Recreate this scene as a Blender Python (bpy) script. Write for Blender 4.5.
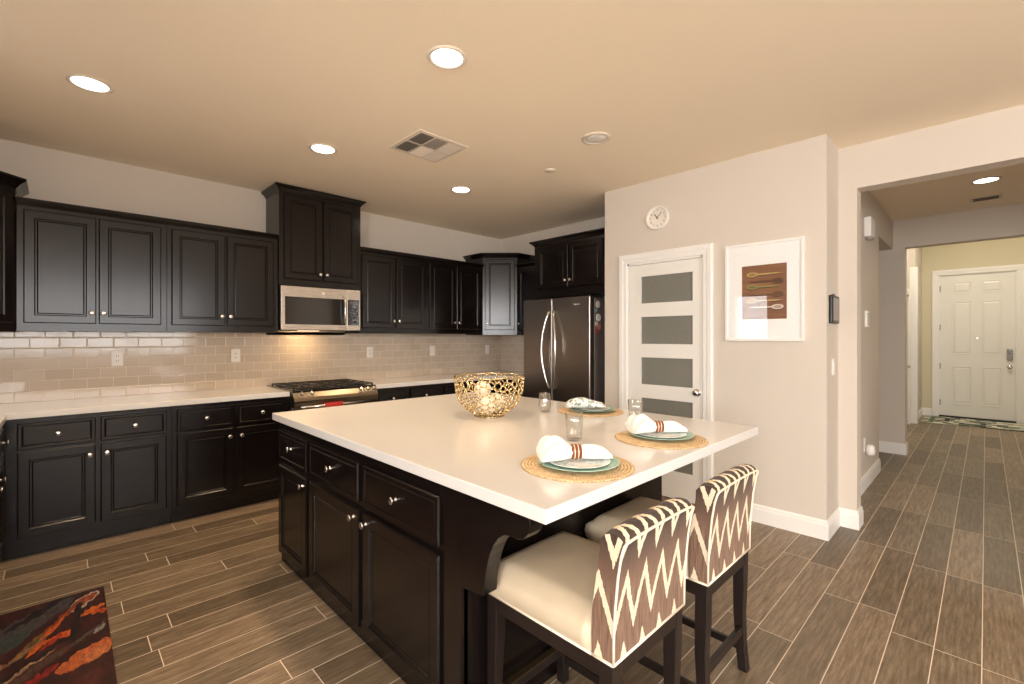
import bpy, bmesh, math, random
from mathutils import Vector, Matrix
random.seed(7)
PI = math.pi
scene = bpy.context.scene
for o in list(bpy.data.objects):
    bpy.data.objects.remove(o)
C = scene.collection

# ------------------------------------------------------------------ camera
FPX, YAW, CAMH, CX, CY = 463.4, 0.794, 1.378, 514.5, 337.3
cam = bpy.data.cameras.new('camera')
cam.sensor_fit = 'HORIZONTAL'; cam.sensor_width = 36.0
cam.lens = FPX * 36.0 / 1024.0
cam.shift_x = (512 - CX) / 1024.0
cam.shift_y = (CY - 342) / 1024.0
cam.clip_start = 0.05; cam.clip_end = 100
camo = bpy.data.objects.new('camera', cam); C.objects.link(camo)
camo.location = (0, 0, CAMH)
camo.rotation_euler = (PI/2, 0, YAW - PI/2)
scene.camera = camo

# ------------------------------------------------------------------ colour management, world
vs = scene.view_settings
vs.view_transform = 'Standard'; vs.look = 'None'; vs.gamma = 1; vs.use_curve_mapping = False
vs.exposure = 0.20
W = bpy.data.worlds.new('world'); scene.world = W; W.use_nodes = True
nt = W.node_tree; nt.nodes.clear()
wo = nt.nodes.new('ShaderNodeOutputWorld'); bg = nt.nodes.new('ShaderNodeBackground')
sky = nt.nodes.new('ShaderNodeTexSky'); sky.sky_type = 'HOSEK_WILKIE'; sky.turbidity = 4
sky.sun_direction = (-0.5, -0.6, 0.62)
mixw = nt.nodes.new('ShaderNodeMixRGB'); mixw.inputs[0].default_value = 0.85
mixw.inputs[2].default_value = (1.0, 0.97, 0.94, 1)
nt.links.new(sky.outputs[0], mixw.inputs[1]); nt.links.new(mixw.outputs[0], bg.inputs[0])
bg.inputs[1].default_value = 1.6
nt.links.new(bg.outputs[0], wo.inputs[0])

WARM = (1.0, 0.73, 0.46); DAY = (1.0, 0.985, 0.975)
def area(name, loc, rot, sx, sy, power, col, spread=None, shape='RECTANGLE'):
    l = bpy.data.lights.new(name, 'AREA'); l.shape = shape; l.size = sx
    if shape in ('RECTANGLE', 'ELLIPSE'): l.size_y = sy
    l.energy = power; l.color = col
    if spread: l.spread = spread
    o = bpy.data.objects.new(name, l); C.objects.link(o)
    o.location = loc; o.rotation_euler = rot
    return o
# daylight entering through the windows (each lamp stands just outside its window)
P_REAR, P_SINK, P_FOYER, P_CAN = 135, 7, 38, 7.5
area('rear_window_daylight', (0.6, -3.66, 1.70), (PI/2-math.radians(32), 0, 0), 3.2, 1.5, P_REAR, DAY)      # aims +Y
area('sink_window_daylight', (-1.06, 2.78, 1.68), (PI/2, 0, -PI/2), 0.5, 0.8, P_SINK, DAY)
area('side_window_daylight', (-2.78, -1.5, 1.70), (PI/2-math.radians(25), 0, -PI/2), 2.2, 1.5, 250, DAY)

# ------------------------------------------------------------------ helpers: mesh
class MB:
    def __init__(s): s.bm = bmesh.new(); s.uv = None
    def quad(s, pts):
        vs_ = [s.bm.verts.new(p) for p in pts]
        return s.bm.faces.new(vs_)
    def box(s, x0, y0, z0, x1, y1, z1, M=None):
        if x0 > x1: x0, x1 = x1, x0
        if y0 > y1: y0, y1 = y1, y0
        if z0 > z1: z0, z1 = z1, z0
        P = [Vector(p) for p in ((x0,y0,z0),(x1,y0,z0),(x1,y1,z0),(x0,y1,z0),(x0,y0,z1),(x1,y0,z1),(x1,y1,z1),(x0,y1,z1))]
        if M: P = [M @ p for p in P]
        v = [s.bm.verts.new(p) for p in P]
        for f in ((3,2,1,0),(4,5,6,7),(0,1,5,4),(1,2,6,5),(2,3,7,6),(3,0,4,7)):
            s.bm.faces.new([v[i] for i in f])
        return s
    def loops(s, loops, cap0=True, cap1=True, closed=True):
        L = [[s.bm.verts.new(p) for p in lp] for lp in loops]
        n = len(L[0])
        for a, b in zip(L, L[1:]):
            for i in range(n if closed else n-1):
                j = (i+1) % n
                s.bm.faces.new((a[i], a[j], b[j], b[i]))
        if cap0: s.bm.faces.new(list(reversed(L[0])))
        if cap1: s.bm.faces.new(L[-1])
        return s
    def lathe(s, prof, c=(0,0,0), axis='Z', n=24, cap=True):
        c = Vector(c); lps = []
        for r, h in prof:
            lp = []
            for i in range(n):
                t = 2*PI*i/n; a, b = r*math.cos(t), r*math.sin(t)
                if axis == 'Z': p = Vector((a, b, h))
                elif axis == 'Y': p = Vector((a, h, -b))
                elif axis == 'X': p = Vector((h, a, b))
                lp.append(c + p)
            lps.append(lp)
        return s.loops(lps, cap, cap)
    def tube(s, pts, r, n=8, closed=False):
        pts = [Vector(p) for p in pts]; lps = []; N = len(pts); up = None
        for i, p in enumerate(pts):
            if closed: d = pts[(i+1) % N] - pts[i-1]
            else: d = pts[min(i+1, N-1)] - pts[max(i-1, 0)]
            d.normalize()
            if up is None:
                up = Vector((0,0,1)) if abs(d.z) < .9 else Vector((1,0,0))
            u = (up - d*up.dot(d)); u.normalize(); up = u; w = d.cross(u)
            rr = r[i] if isinstance(r, (list, tuple)) else r
            lps.append([p + rr*(math.cos(2*PI*k/n)*u + math.sin(2*PI*k/n)*w) for k in range(n)])
        if closed: lps.append(lps[0]); return s.loops(lps, False, False)
        return s.loops(lps)
    def prism(s, poly, axis, a, b, M=None):
        def mk(p, h):
            v = {'X': Vector((h, p[0], p[1])), 'Y': Vector((p[0], h, p[1])), 'Z': Vector((p[0], p[1], h))}[axis]
            return M @ v if M else v
        return s.loops([[mk(p, a) for p in poly], [mk(p, b) for p in poly]])
    def panel(s, x0, z0, x1, z1, rings, yb=0.0):
        """rectangular front facing -Y; rings = (inset, outward depth)"""
        lps = [[(x0,yb,z0),(x1,yb,z0),(x1,yb,z1),(x0,yb,z1)]]
        for i, d in rings:
            lps.append([(x0+i,-d,z0+i),(x1-i,-d,z0+i),(x1-i,-d,z1-i),(x0+i,-d,z1-i)])
        return s.loops(lps)
    def xf(s, M): bmesh.ops.transform(s.bm, matrix=M, verts=s.bm.verts); return s
    def build(s, name, mat, parent=None, smooth=False, bevel=0, seg=2, sub=0, loc=None, rot=None):
        bmesh.ops.recalc_face_normals(s.bm, faces=s.bm.faces)
        me = bpy.data.meshes.new(name); s.bm.to_mesh(me); s.bm.free()
        if isinstance(mat, (list, tuple)):
            for m in mat: me.materials.append(m)
        else: me.materials.append(mat)
        if smooth:
            for p in me.polygons: p.use_smooth = True
        o = bpy.data.objects.new(name, me); C.objects.link(o)
        if parent: o.parent = parent
        if loc: o.location = loc
        if rot: o.rotation_euler = rot
        if bevel:
            b = o.modifiers.new('bevel', 'BEVEL'); b.width = bevel; b.segments = seg; b.limit_method = 'ANGLE'; b.angle_limit = math.radians(40)
        if sub:
            b = o.modifiers.new('sub', 'SUBSURF'); b.levels = sub; b.render_levels = sub
        if smooth == 'auto':
            try:
                me.shade_smooth() if hasattr(me, 'shade_smooth') else None
            except Exception: pass
        return o

def sharp_smooth(o, ang=35):
    me = o.data
    bm = bmesh.new(); bm.from_mesh(me)
    for e in bm.edges:
        if len(e.link_faces) == 2 and e.calc_face_angle(0) > math.radians(ang): e.smooth = False
        else: e.smooth = True
    for f in bm.faces: f.smooth = True
    bm.to_mesh(me); bm.free()
    return o

def tag(o, label=None, cat=None, group=None, kind=None):
    if label: o['label'] = label
    if cat: o['category'] = cat
    if group: o['group'] = group
    if kind: o['kind'] = kind
    return o
def thing(name, label, cat, loc=(0,0,0), rz=0, group=None, kind=None):
    o = bpy.data.objects.new(name, None); C.objects.link(o); o.empty_display_size = .1
    o.location = loc; o.rotation_euler = (0, 0, rz)
    return tag(o, label, cat, group, kind)
def struct(name, mb, mat, parent=None, label=None, **k):
    o = mb.build(name, mat, parent, **k)
    if parent is None: o['kind'] = 'structure'
    if label: o['label'] = label
    return o
def copy_tree(o, parent=None):
    c = o.copy(); C.objects.link(c)
    c.parent = parent
    for ch in [x for x in bpy.data.objects if x.parent == o]: copy_tree(ch, c)
    return c
def text_mesh(body, size, depth=0.0005):
    cu = bpy.data.curves.new('t', 'FONT'); cu.body = body; cu.size = size; cu.align_x = 'CENTER'; cu.align_y = 'CENTER'; cu.extrude = depth
    t = bpy.data.objects.new('t', cu); C.objects.link(t)
    bpy.context.view_layer.update()
    me = bpy.data.meshes.new_from_object(t.evaluated_get(bpy.context.evaluated_depsgraph_get()))
    bpy.data.objects.remove(t); bpy.data.curves.remove(cu)
    return me

# ------------------------------------------------------------------ helpers: materials
def srgb(r, g, b):
    f = lambda c: (c/255/12.92) if c/255 <= .04045 else ((c/255+.055)/1.055)**2.4
    return (f(r), f(g), f(b), 1)
class NT:
    def __init__(s, name):
        s.m = bpy.data.materials.new(name); s.m.use_nodes = True; s.t = s.m.node_tree; s.t.nodes.clear()
        s.out = s.n('ShaderNodeOutputMaterial'); s.b = s.n('ShaderNodeBsdfPrincipled'); s.l(s.b, 0, s.out, 0)
    def n(s, ty, **k):
        n = s.t.nodes.new(ty)
        for a, b in k.items(): setattr(n, a, b)
        return n
    def l(s, a, ao, b, bi): s.t.links.new(a.outputs[ao] if not isinstance(ao, bpy.types.NodeSocket) else ao, b.inputs[bi]); return b
    def sock(s, v, node, i):
        if isinstance(v, bpy.types.NodeSocket): s.t.links.new(v, node.inputs[i])
        else: node.inputs[i].default_value = v
    def math(s, op, a, b=0.0, c=None):
        n = s.n('ShaderNodeMath', operation=op); s.sock(a, n, 0); s.sock(b, n, 1)
        if c is not None: s.sock(c, n, 2)
        return n.outputs[0]
    def mix(s, f, a, b, blend='MIX'):
        n = s.n('ShaderNodeMixRGB', blend_type=blend); s.sock(f, n, 0); s.sock(a, n, 1); s.sock(b, n, 2); return n.outputs[0]
    def coords(s, kind='Object', scale=None):
        t = s.n('ShaderNodeTexCoord'); o = t.outputs[kind]
        if scale:
            m = s.n('ShaderNodeMapping'); m.inputs['Scale'].default_value = scale; s.t.links.new(o, m.inputs[0]); o = m.outputs[0]
        return o
    def noise(s, vec, scale, detail=3, rough=.5, out=0):
        n = s.n('ShaderNodeTexNoise'); s.t.links.new(vec, n.inputs['Vector']); n.inputs['Scale'].default_value = scale
        n.inputs['Detail'].default_value = detail; n.inputs['Roughness'].default_value = rough; return n.outputs[out]
    def ramp(s, f, stops):
        n = s.n('ShaderNodeValToRGB'); s.t.links.new(f, n.inputs[0]); e = n.color_ramp.elements
        while len(e) > 1: e.remove(e[-1])
        e[0].position = stops[0][0]; e[0].color = stops[0][1]
        for p, c in stops[1:]:
            x = e.new(p); x.color = c
        return n.outputs[0]
    def bump(s, h, strength, dist=.002):
        n = s.n('ShaderNodeBump'); s.t.links.new(h, n.inputs['Height']); n.inputs['Strength'].default_value = strength; n.inputs['Distance'].default_value = dist
        s.t.links.new(n.outputs[0], s.b.inputs['Normal'])
    def sep(s, vec):
        n = s.n('ShaderNodeSeparateXYZ'); s.t.links.new(vec, n.inputs[0]); return n.outputs
    def comb(s, x, y, z=0.0):
        n = s.n('ShaderNodeCombineXYZ'); s.sock(x, n, 0); s.sock(y, n, 1); s.sock(z, n, 2); return n.outputs[0]
    def set(s, **k):
        for a, v in k.items(): s.sock(v, s.b, a.replace('_', ' '))
        return s.m
def simple(name, col, rough=.5, metal=0, var=0.05, nscale=8, bump=0, bscale=200, coat=0, spec=None):
    t = NT(name); v = t.coords()
    n = t.noise(v, nscale)
    c2 = tuple(max(0, x*(1-var*2)) for x in col[:3]) + (1,)
    t.set(Base_Color=t.mix(n, c2, tuple(min(1, x*(1+var)) for x in col[:3]) + (1,)), Roughness=rough, Metallic=metal)
    if coat: t.set(Coat_Weight=coat, Coat_Roughness=.1)
    if spec is not None: t.b.inputs['Specular IOR Level'].default_value = spec
    if bump: t.bump(t.noise(v, bscale, 2), bump)
    return t.m

M = {}
M['wall'] = simple('wall_paint', srgb(213, 202, 189), .85, var=.01, nscale=2, bump=.25, bscale=90)
M['ceil'] = simple('ceiling_paint', srgb(250, 234, 210), .9, var=.01, nscale=2, bump=.3, bscale=70)
M['trim'] = simple('white_trim_paint', srgb(240, 236, 230), .4, var=.01)
M['doorwhite'] = simple('white_door_paint', srgb(236, 232, 224), .4, var=.01)
def mk_espresso():
    t = NT('espresso_wood'); v = t.coords('Object', (1, 1, .12)); n = t.noise(v, 60, 5, .6)
    t.set(Base_Color=t.mix(n, srgb(13, 9, 8), srgb(26, 19, 17)), Roughness=.21)
    t.b.inputs['Specular IOR Level'].default_value = .38
    t.bump(n, .12, .001)
    return t.m
M['esp'] = mk_espresso()
M['esp_dark'] = simple('dark_stool_wood', srgb(30, 22, 20), .35, nscale=30)
def mk_quartz():
    t = NT('white_quartz'); v = t.coords()
    sp = t.noise(v, 350, 2)
    c = t.mix(t.ramp(sp, [(.45, (0,0,0,1)), (.7, (1,1,1,1))]), srgb(222, 218, 214), srgb(211, 206, 201))
    c = t.mix(t.noise(v, 3, 3), c, srgb(225, 221, 217))
    t.set(Base_Color=c, Roughness=.15)
    return t.m
M['quartz'] = mk_quartz()
M['nickel'] = simple('brushed_nickel', (.74, .70, .65, 1), .22, 1)
def mk_steel(name, col, rough=.3, axis='Z'):
    t = NT(name); sc = (1, 1, 60) if axis == 'Z' else (60, 60, 1)
    n = t.noise(t.coords('Object', sc), 8, 3)
    t.set(Base_Color=t.mix(n, tuple(x*.9 for x in col[:3])+(1,), col), Metallic=1.0,
          Roughness=t.math('MULTIPLY_ADD', n, .12, rough-.06))
    return t.m
M['steel'] = mk_steel('stainless_steel', (.62, .56, .49, 1), .28)
M['steel_dark'] = mk_steel('dark_stainless_steel', (.30, .265, .24, 1), .30, 'X')
M['steel_bright'] = mk_steel('polished_steel', (.8, .76, .70, 1), .18)
M['fridge_side'] = simple('grey_fridge_side', srgb(112, 104, 100), .45, .3)
M['black_glass'] = simple('black_glass', (.012, .011, .011, 1), .06, var=.02, coat=.5)
M['black'] = simple('black_plastic', (.012, .011, .010, 1), .4)
M['iron'] = simple('cast_iron', (.03, .025, .02, 1), .5, .3, bump=.3)
M['white_plastic'] = simple('white_plastic', srgb(238, 232, 224), .35, var=.01)
M['grey_plastic'] = simple('grey_plastic', srgb(150, 140, 132), .35)
M['vent_white'] = simple('vent_white', srgb(225, 212, 195), .5, var=.01)
M['vent_dark'] = simple('vent_duct_dark', srgb(60, 48, 38), .7)
M['leather'] = None
def mk_leather():
    t = NT('cream_leather'); v = t.coords()
    n = t.noise(v, 9, 4)
    t.set(Base_Color=t.mix(n, srgb(196, 178, 152), srgb(216, 200, 174)), Roughness=.42)
    t.bump(t.noise(v, 220, 3), .12, .001)
    return t.m
M['leather'] = mk_leather()
M['piping'] = simple('cream_piping', srgb(235, 222, 200), .6)
M['red'] = simple('red_cotton', srgb(175, 45, 38), .8)
M['brass'] = simple('worn_brass', (.45, .32, .16, 1), .35, 1)
M['gold'] = simple('champagne_gold', (.74, .58, .33, 1), .25, 1, var=.15)
M['ball'] = simple('cream_ball', srgb(240, 228, 205), .5)

def mk_floor():
    t = NT('wood_look_plank_tile'); s3 = t.sep(t.coords())
    x, y = s3[0], s3[1]
    PW, PL = .15, .92
    r = t.math('DIVIDE', t.math('SUBTRACT', y, .012), PW)
    row = t.math('FLOOR', r)
    off = t.math('MULTIPLY', t.math('FRACT', t.math('MULTIPLY', t.math('SINE', t.math('MULTIPLY', row, 12.9898)), 43.758)), PL)
    cx = t.math('DIVIDE', t.math('ADD', x, off), PL)
    col = t.math('FLOOR', cx)
    fr = t.math('MULTIPLY', t.math('FRACT', r), PW); fc = t.math('MULTIPLY', t.math('FRACT', cx), PL)
    dr = t.math('MINIMUM', fr, t.math('SUBTRACT', PW, fr)); dc = t.math('MINIMUM', fc, t.math('SUBTRACT', PL, fc))
    d = t.math('MINIMUM', dr, dc)
    grout = t.math('LESS_THAN', d, .0018)
    wn = t.n('ShaderNodeTexWhiteNoise', noise_dimensions='2D'); t.t.links.new(t.comb(row, col), wn.inputs[0])
    gv = t.comb(t.math('ADD', t.math('MULTIPLY', x, 1.0), t.math('MULTIPLY', wn.outputs[0], 31.0)), t.math('MULTIPLY', y, 11.0), t.math('MULTIPLY', wn.outputs[0], 7.0))
    g = t.noise(gv, 6, 8, .68); g2 = t.ramp(t.noise(gv, 30, 5, .7), [(.42, (0,0,0,1)), (.68, (1,1,1,1))])
    base = t.ramp(g, [(.3, srgb(104, 89, 72)), (.5, srgb(143, 125, 105)), (.7, srgb(176, 157, 134))])
    tone = t.ramp(wn.outputs[0], [(0, srgb(184, 180, 170)), (.5, srgb(218, 216, 208)), (1, srgb(255, 249, 240))])
    c = t.mix(1.0, base, tone, 'MULTIPLY')
    c = t.mix(t.math('MULTIPLY', g2, .45), c, srgb(88, 73, 58))
    c = t.mix(grout, c, srgb(218, 202, 180))
    t.set(Base_Color=c, Roughness=t.math('MULTIPLY_ADD', grout, .3, .42))
    h = t.math('SUBTRACT', t.math('MULTIPLY', g2, .25), t.math('MULTIPLY', grout, 1.0))
    t.bump(h, .35, .0012)
    return t.m
M['floor'] = mk_floor()
def mk_tile(ax):
    t = NT('glazed_subway_tile_' + ('back' if ax == 0 else 'side')); s3 = t.sep(t.coords())
    x, z = s3[ax], s3[2]
    TW, TH = .1525, .0775
    r = t.math('DIVIDE', t.math('SUBTRACT', z, .911), TH); row = t.math('FLOOR', r)
    half = t.math('MULTIPLY', t.math('FRACT', t.math('MULTIPLY', row, .5)), TW)
    cx = t.math('DIVIDE', t.math('ADD', t.math('ADD', x, .075), half), TW); col = t.math('FLOOR', cx)
    fr = t.math('MULTIPLY', t.math('FRACT', r), TH); fc = t.math('MULTIPLY', t.math('FRACT', cx), TW)
    d = t.math('MINIMUM', t.math('MINIMUM', fr, t.math('SUBTRACT', TH, fr)), t.math('MINIMUM', fc, t.math('SUBTRACT', TW, fc)))
    grout = t.math('LESS_THAN', d, .0016)
    wn = t.n('ShaderNodeTexWhiteNoise', noise_dimensions='2D'); t.t.links.new(t.comb(row, col), wn.inputs[0])
    c = t.mix(wn.outputs[0], srgb(196, 179, 160), srgb(205, 189, 171))
    c = t.mix(grout, c, srgb(226, 213, 195))
    t.set(Base_Color=c, Roughness=t.math('MULTIPLY_ADD', grout, .5, .09))
    # pillowed edges and slightly uneven glaze
    e = t.math('MINIMUM', t.math('MULTIPLY', d, 160.0), 1.0)
    sl = t.math('MULTIPLY', t.math('SUBTRACT', wn.outputs[0], .5), t.math('SUBTRACT', fc, TW/2))
    h = t.math('ADD', t.math('ADD', e, t.math('MULTIPLY', sl, 3.0)), t.math('MULTIPLY', t.noise(t.coords(), 12, 2), .5))
    t.bump(h, .45, .0018)
    return t.m
M['tile_x'] = mk_tile(0); M['tile_y'] = mk_tile(1)
def mk_ikat():
    t = NT('ikat_velvet'); uv = t.sep(t.coords('UV')); u, v = uv[0], uv[1]
    jag = t.noise(t.comb(t.math('MULTIPLY', u, 260.0), t.math('MULTIPLY', v, 26.0)), 1, 2)
    P = .098
    tri = t.math('ABSOLUTE', t.math('SUBTRACT', t.math('FRACT', t.math('DIVIDE', u, P)), .5))   # 0..0.5
    w = t.math('ADD', t.math('ADD', v, t.math('MULTIPLY', tri, .27)), t.math('MULTIPLY', t.math('SUBTRACT', jag, .5), .03))
    ph = t.math('FRACT', t.math('DIVIDE', t.math('ADD', w, .004), .20))
    cream = t.math('LESS_THAN', ph, .26)
    brown_v = t.noise(t.comb(t.math('MULTIPLY', u, 150.0), t.math('MULTIPLY', v, 9.0)), 1, 4, .6)
    dark = t.ramp(brown_v, [(.3, srgb(34, 23, 18)), (.7, srgb(72, 52, 41))])
    mid = t.ramp(brown_v, [(.3, srgb(84, 60, 47)), (.7, srgb(148, 116, 94))])
    sel = t.ramp(t.math('ADD', v, t.math('MULTIPLY', t.math('SUBTRACT', brown_v, .5), .35)), [(.20, (0,0,0,1)), (.34, (1,1,1,1))])
    c = t.mix(sel, mid, dark)
    c = t.mix(cream, c, srgb(226, 208, 180))
    t.set(Base_Color=c, Roughness=.8)
    t.b.inputs['Sheen Weight'].default_value = .08
    t.bump(t.noise(t.coords(), 500, 2), .25, .001)
    return t.m
M['ikat'] = mk_ikat()
def mk_straw():
    t = NT('woven_straw'); s3 = t.sep(t.coords())
    r = t.math('SQRT', t.math('ADD', t.math('MULTIPLY', s3[0], s3[0]), t.math('MULTIPLY', s3[1], s3[1])))
    a = t.math('ARCTAN2', s3[1], s3[0])
    ring = t.math('SINE', t.math('MULTIPLY', r, 2*PI/.012))
    tw = t.math('SINE', t.math('ADD', t.math('MULTIPLY', a, 90.0), t.math('MULTIPLY', r, 500.0)))
    h = t.math('ADD', ring, t.math('MULTIPLY', tw, .8))
    n = t.noise(t.coords(), 60, 3)
    f = t.math('MULTIPLY_ADD', h, .22, n)
    c = t.ramp(f, [(.1, srgb(170, 134, 92)), (.5, srgb(224, 190, 144)), (.9, srgb(244, 220, 180))])
    t.set(Base_Color=c, Roughness=.8); t.bump(h, .6, .002)
    return t.m
M['straw'] = mk_straw()
M['mint'] = simple('mint_glaze', srgb(176, 208, 190), .15, var=.06, nscale=20)
M['white_glaze'] = simple('white_glaze', srgb(240, 240, 236), .12, var=.01)
def mk_plate_pattern():
    t = NT('white_plate_green_pattern'); n = t.noise(t.coords(), 38, 3)
    c = t.ramp(n, [(.54, srgb(242,241,237)), (.60, srgb(170,200,184)), (.66, srgb(240,240,236))])
    t.set(Base_Color=c, Roughness=.15); return t.m
M['plate_pat'] = mk_plate_pattern()
def mk_napkin(name, spots):
    t = NT(name); v = t.coords(); c = srgb(246, 244, 240)
    if spots:
        n = t.noise(v, 45, 3, .6)
        c = t.ramp(n, [(.52, srgb(240, 242, 238)), (.57, srgb(70, 84, 82)), (.64, srgb(150, 175, 165)), (.70, srgb(238, 240, 236))])
        t.set(Base_Color=c)
    else: t.b.inputs['Base Color'].default_value = c
    t.set(Roughness=.85); t.b.inputs['Sheen Weight'].default_value = .2
    t.bump(t.noise(v, 400, 2), .2, .001)
    return t.m
M['napkin'] = mk_napkin('white_linen', False); M['napkin_pat'] = mk_napkin('patterned_linen', True)
def mk_ring():
    t = NT('banded_wood_ring'); s3 = t.sep(t.coords())
    b = t.math('FRACT', t.math('DIVIDE', t.math('ADD', s3[0], 1.0), .0135))
    c = t.ramp(b, [(0, srgb(120, 62, 34)), (.45, srgb(160, 92, 52)), (.52, srgb(232, 214, 186)), (.68, srgb(226, 206, 176)), (.74, srgb(96, 48, 28))])
    c.node.color_ramp.interpolation = 'CONSTANT'
    t.set(Base_Color=c, Roughness=.35); return t.m
M['ring'] = mk_ring()
def mk_thin_glass(name, tint=(1,1,1,1), rough=0.0, base=.045):
    t = NT(name); t.t.nodes.remove(t.b)
    tr = t.n('ShaderNodeBsdfTransparent'); tr.inputs[0].default_value = tint
    gl = t.n('ShaderNodeBsdfGlossy'); gl.inputs['Roughness'].default_value = rough
    lw = t.n('ShaderNodeLayerWeight'); lw.inputs['Blend'].default_value = .5
    f5 = t.math('POWER', lw.outputs['Facing'], 4.0)
    mx = t.n('ShaderNodeMixShader'); t.t.links.new(t.math('MULTIPLY_ADD', f5, .8, base), mx.inputs[0])
    t.l(tr, 0, mx, 1); t.l(gl, 0, mx, 2); t.l(mx, 0, t.out, 0)
    return t.m
M['glass'] = mk_thin_glass('clear_glass')
M['wineglass'] = mk_thin_glass('drinking_glass', (.95, .95, .94, 1), base=.10)
def mk_frost():
    t = NT('frosted_glass'); n = t.noise(t.coords(), 40, 2)
    t.set(Base_Color=t.mix(n, srgb(122, 121, 112), srgb(132, 130, 120)), Roughness=.12)
    t.b.inputs['Transmission Weight'].default_value = .0
    t.b.inputs['Specular IOR Level'].default_value = .6
    return t.m
M['frost'] = mk_frost()
def emit(name, col, s):
    t = NT(name); t.set(Base_Color=(.9,.9,.9,1)); t.b.inputs['Emission Color'].default_value = col; t.b.inputs['Emission Strength'].default_value = s
    return t.m
M['lamp'] = emit('lit_lamp_lens', (1, .93, .80, 1), 12)
M['screen'] = simple('dark_screen', srgb(96, 92, 90), .12)

def marks(name, bgcol, items, noise_amt=.0, nscale=6, rough=.6, kind='UV', bgnoise=None, mottle=0):
    """picture made of soft-edged shapes: items = (cx, cy, rx, ry, angle, colour)"""
    t = NT(name); uv0 = t.coords(kind); s3 = t.sep(uv0)
    nx = t.noise(uv0, nscale, 3); ny = t.noise(t.comb(t.math('ADD', s3[0], 7.3), s3[1]), nscale, 3)
    u = t.math('ADD', s3[0], t.math('MULTIPLY', t.math('SUBTRACT', nx, .5), noise_amt))
    v = t.math('ADD', s3[1], t.math('MULTIPLY', t.math('SUBTRACT', ny, .5), noise_amt))
    c = bgcol if bgnoise is None else t.ramp(t.noise(t.comb(t.math('MULTIPLY', u, bgnoise[1]), t.math('MULTIPLY', v, bgnoise[2])), bgnoise[0], 4), [(.3, bgcol), (.7, bgnoise[3])])
    for cx, cy, rx, ry, an, col in items:
        du = t.math('SUBTRACT', u, cx); dv = t.math('SUBTRACT', v, cy); ca, sa = math.cos(an), math.sin(an)
        a = t.math('DIVIDE', t.math('ADD', t.math('MULTIPLY', du, ca), t.math('MULTIPLY', dv, sa)), rx)
        b = t.math('DIVIDE', t.math('SUBTRACT', t.math('MULTIPLY', dv, ca), t.math('MULTIPLY', du, sa)), ry)
        ins = t.math('LESS_THAN', t.math('ADD', t.math('MULTIPLY', a, a), t.math('MULTIPLY', b, b)), 1.0)
        c = t.mix(ins, c, col)
    if mottle:
        c = t.mix(mottle, c, t.ramp(t.noise(uv0, 26, 6, .7), [(.35, (.05,.04,.04,1)), (.5, (.5,.45,.42,1)), (.68, (1,1,1,1))]), 'MULTIPLY')
    t.set(Base_Color=c, Roughness=rough)
    return t.m

# ------------------------------------------------------------------ room shell
H = 2.76
XL, YB, XR = -.876, 4.81, 4.46        # left wall, back wall, wall behind the fridge
PX, PY0, PY1 = 3.72, .759, 2.553      # pantry box
EX, EX2 = 4.08, 4.225                 # wall with the hall opening
EJ, EZ = .648, 2.447                  # jamb and header of that opening
HY, HX = .774, 7.06                   # hall left wall, hall end wall
FX = 10.93                            # front door wall
FY = .80                              # foyer left wall
RY = -3.5; RX0 = -2.6                 # rear wall, far left wall of the living area
T = .12

struct('floor', MB().box(RX0-.2, RY-.2, -.08, FX+.3, YB+.2, 0), M['floor'])
HF = 3.70
struct('ceiling', MB().box(RX0-.2, RY-.2, H, HX+.15, YB+.2, H+.1), M['ceil'])
struct('ceiling_foyer', MB().box(HX, -1.2, HF, FX+.3, 1.1, HF+.1), M['ceil'])
struct('wall_back', MB().box(XL-T, YB, 0, XR+T, YB+T, H), M['wall'])
w = MB()
w.box(XL-T, 1.0, 0, XL, 2.48, H); w.box(XL-T, 3.08, 0, XL, YB, H); w.box(XL-T, 2.48, 0, XL, 3.08, 1.25); w.box(XL-T, 2.48, 2.12, XL, 3.08, H)
struct('wall_left', w, M['wall'])
struct('wall_left_return', MB().box(RX0, 1.0-T, 0, XL, 1.0, H), M['wall'])
w = MB(); w.box(RX0-T, RY, 0, RX0, -2.6, H); w.box(RX0-T, -.4, 0, RX0, 1.0, H); w.box(RX0-T, -2.6, 0, RX0, -.4, .9); w.box(RX0-T, -2.6, 2.4, RX0, -.4, H)
struct('wall_living', w, M['wall'])
struct('wall_right', MB().box(XR, PY1, 0, XR+T, YB, H), M['wall'])
w = MB()
DY0, DY1, DZ = 1.608, 2.305, 2.045     # pantry door opening
# one continuous outline with a notch for the door, extruded through the wall thickness
m_ = [(PY0,0),(DY0,0),(DY0,DZ),(DY1,DZ),(DY1,0),(PY1,0),(PY1,H),(PY0,H)]
w.prism(m_, 'X', PX, PX+.11)
w.box(PX+.11, PY0, 0, EX, PY0+.11, H); w.box(PX+.11, PY1-.11, 0, XR, PY1, H)
w.box(XR-.05, PY0+.11, 0, XR, PY1-.11, H)
struct('wall_pantry', w, M['wall'])
w = MB(); w.prism([(RY,0),(-.85,0),(-.85,EZ),(EJ,EZ),(EJ,0),(HY+.1,0),(HY+.1,H),(RY,H)], 'X', EX, EX2)
struct('wall_entry', w, M['wall'])
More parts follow.
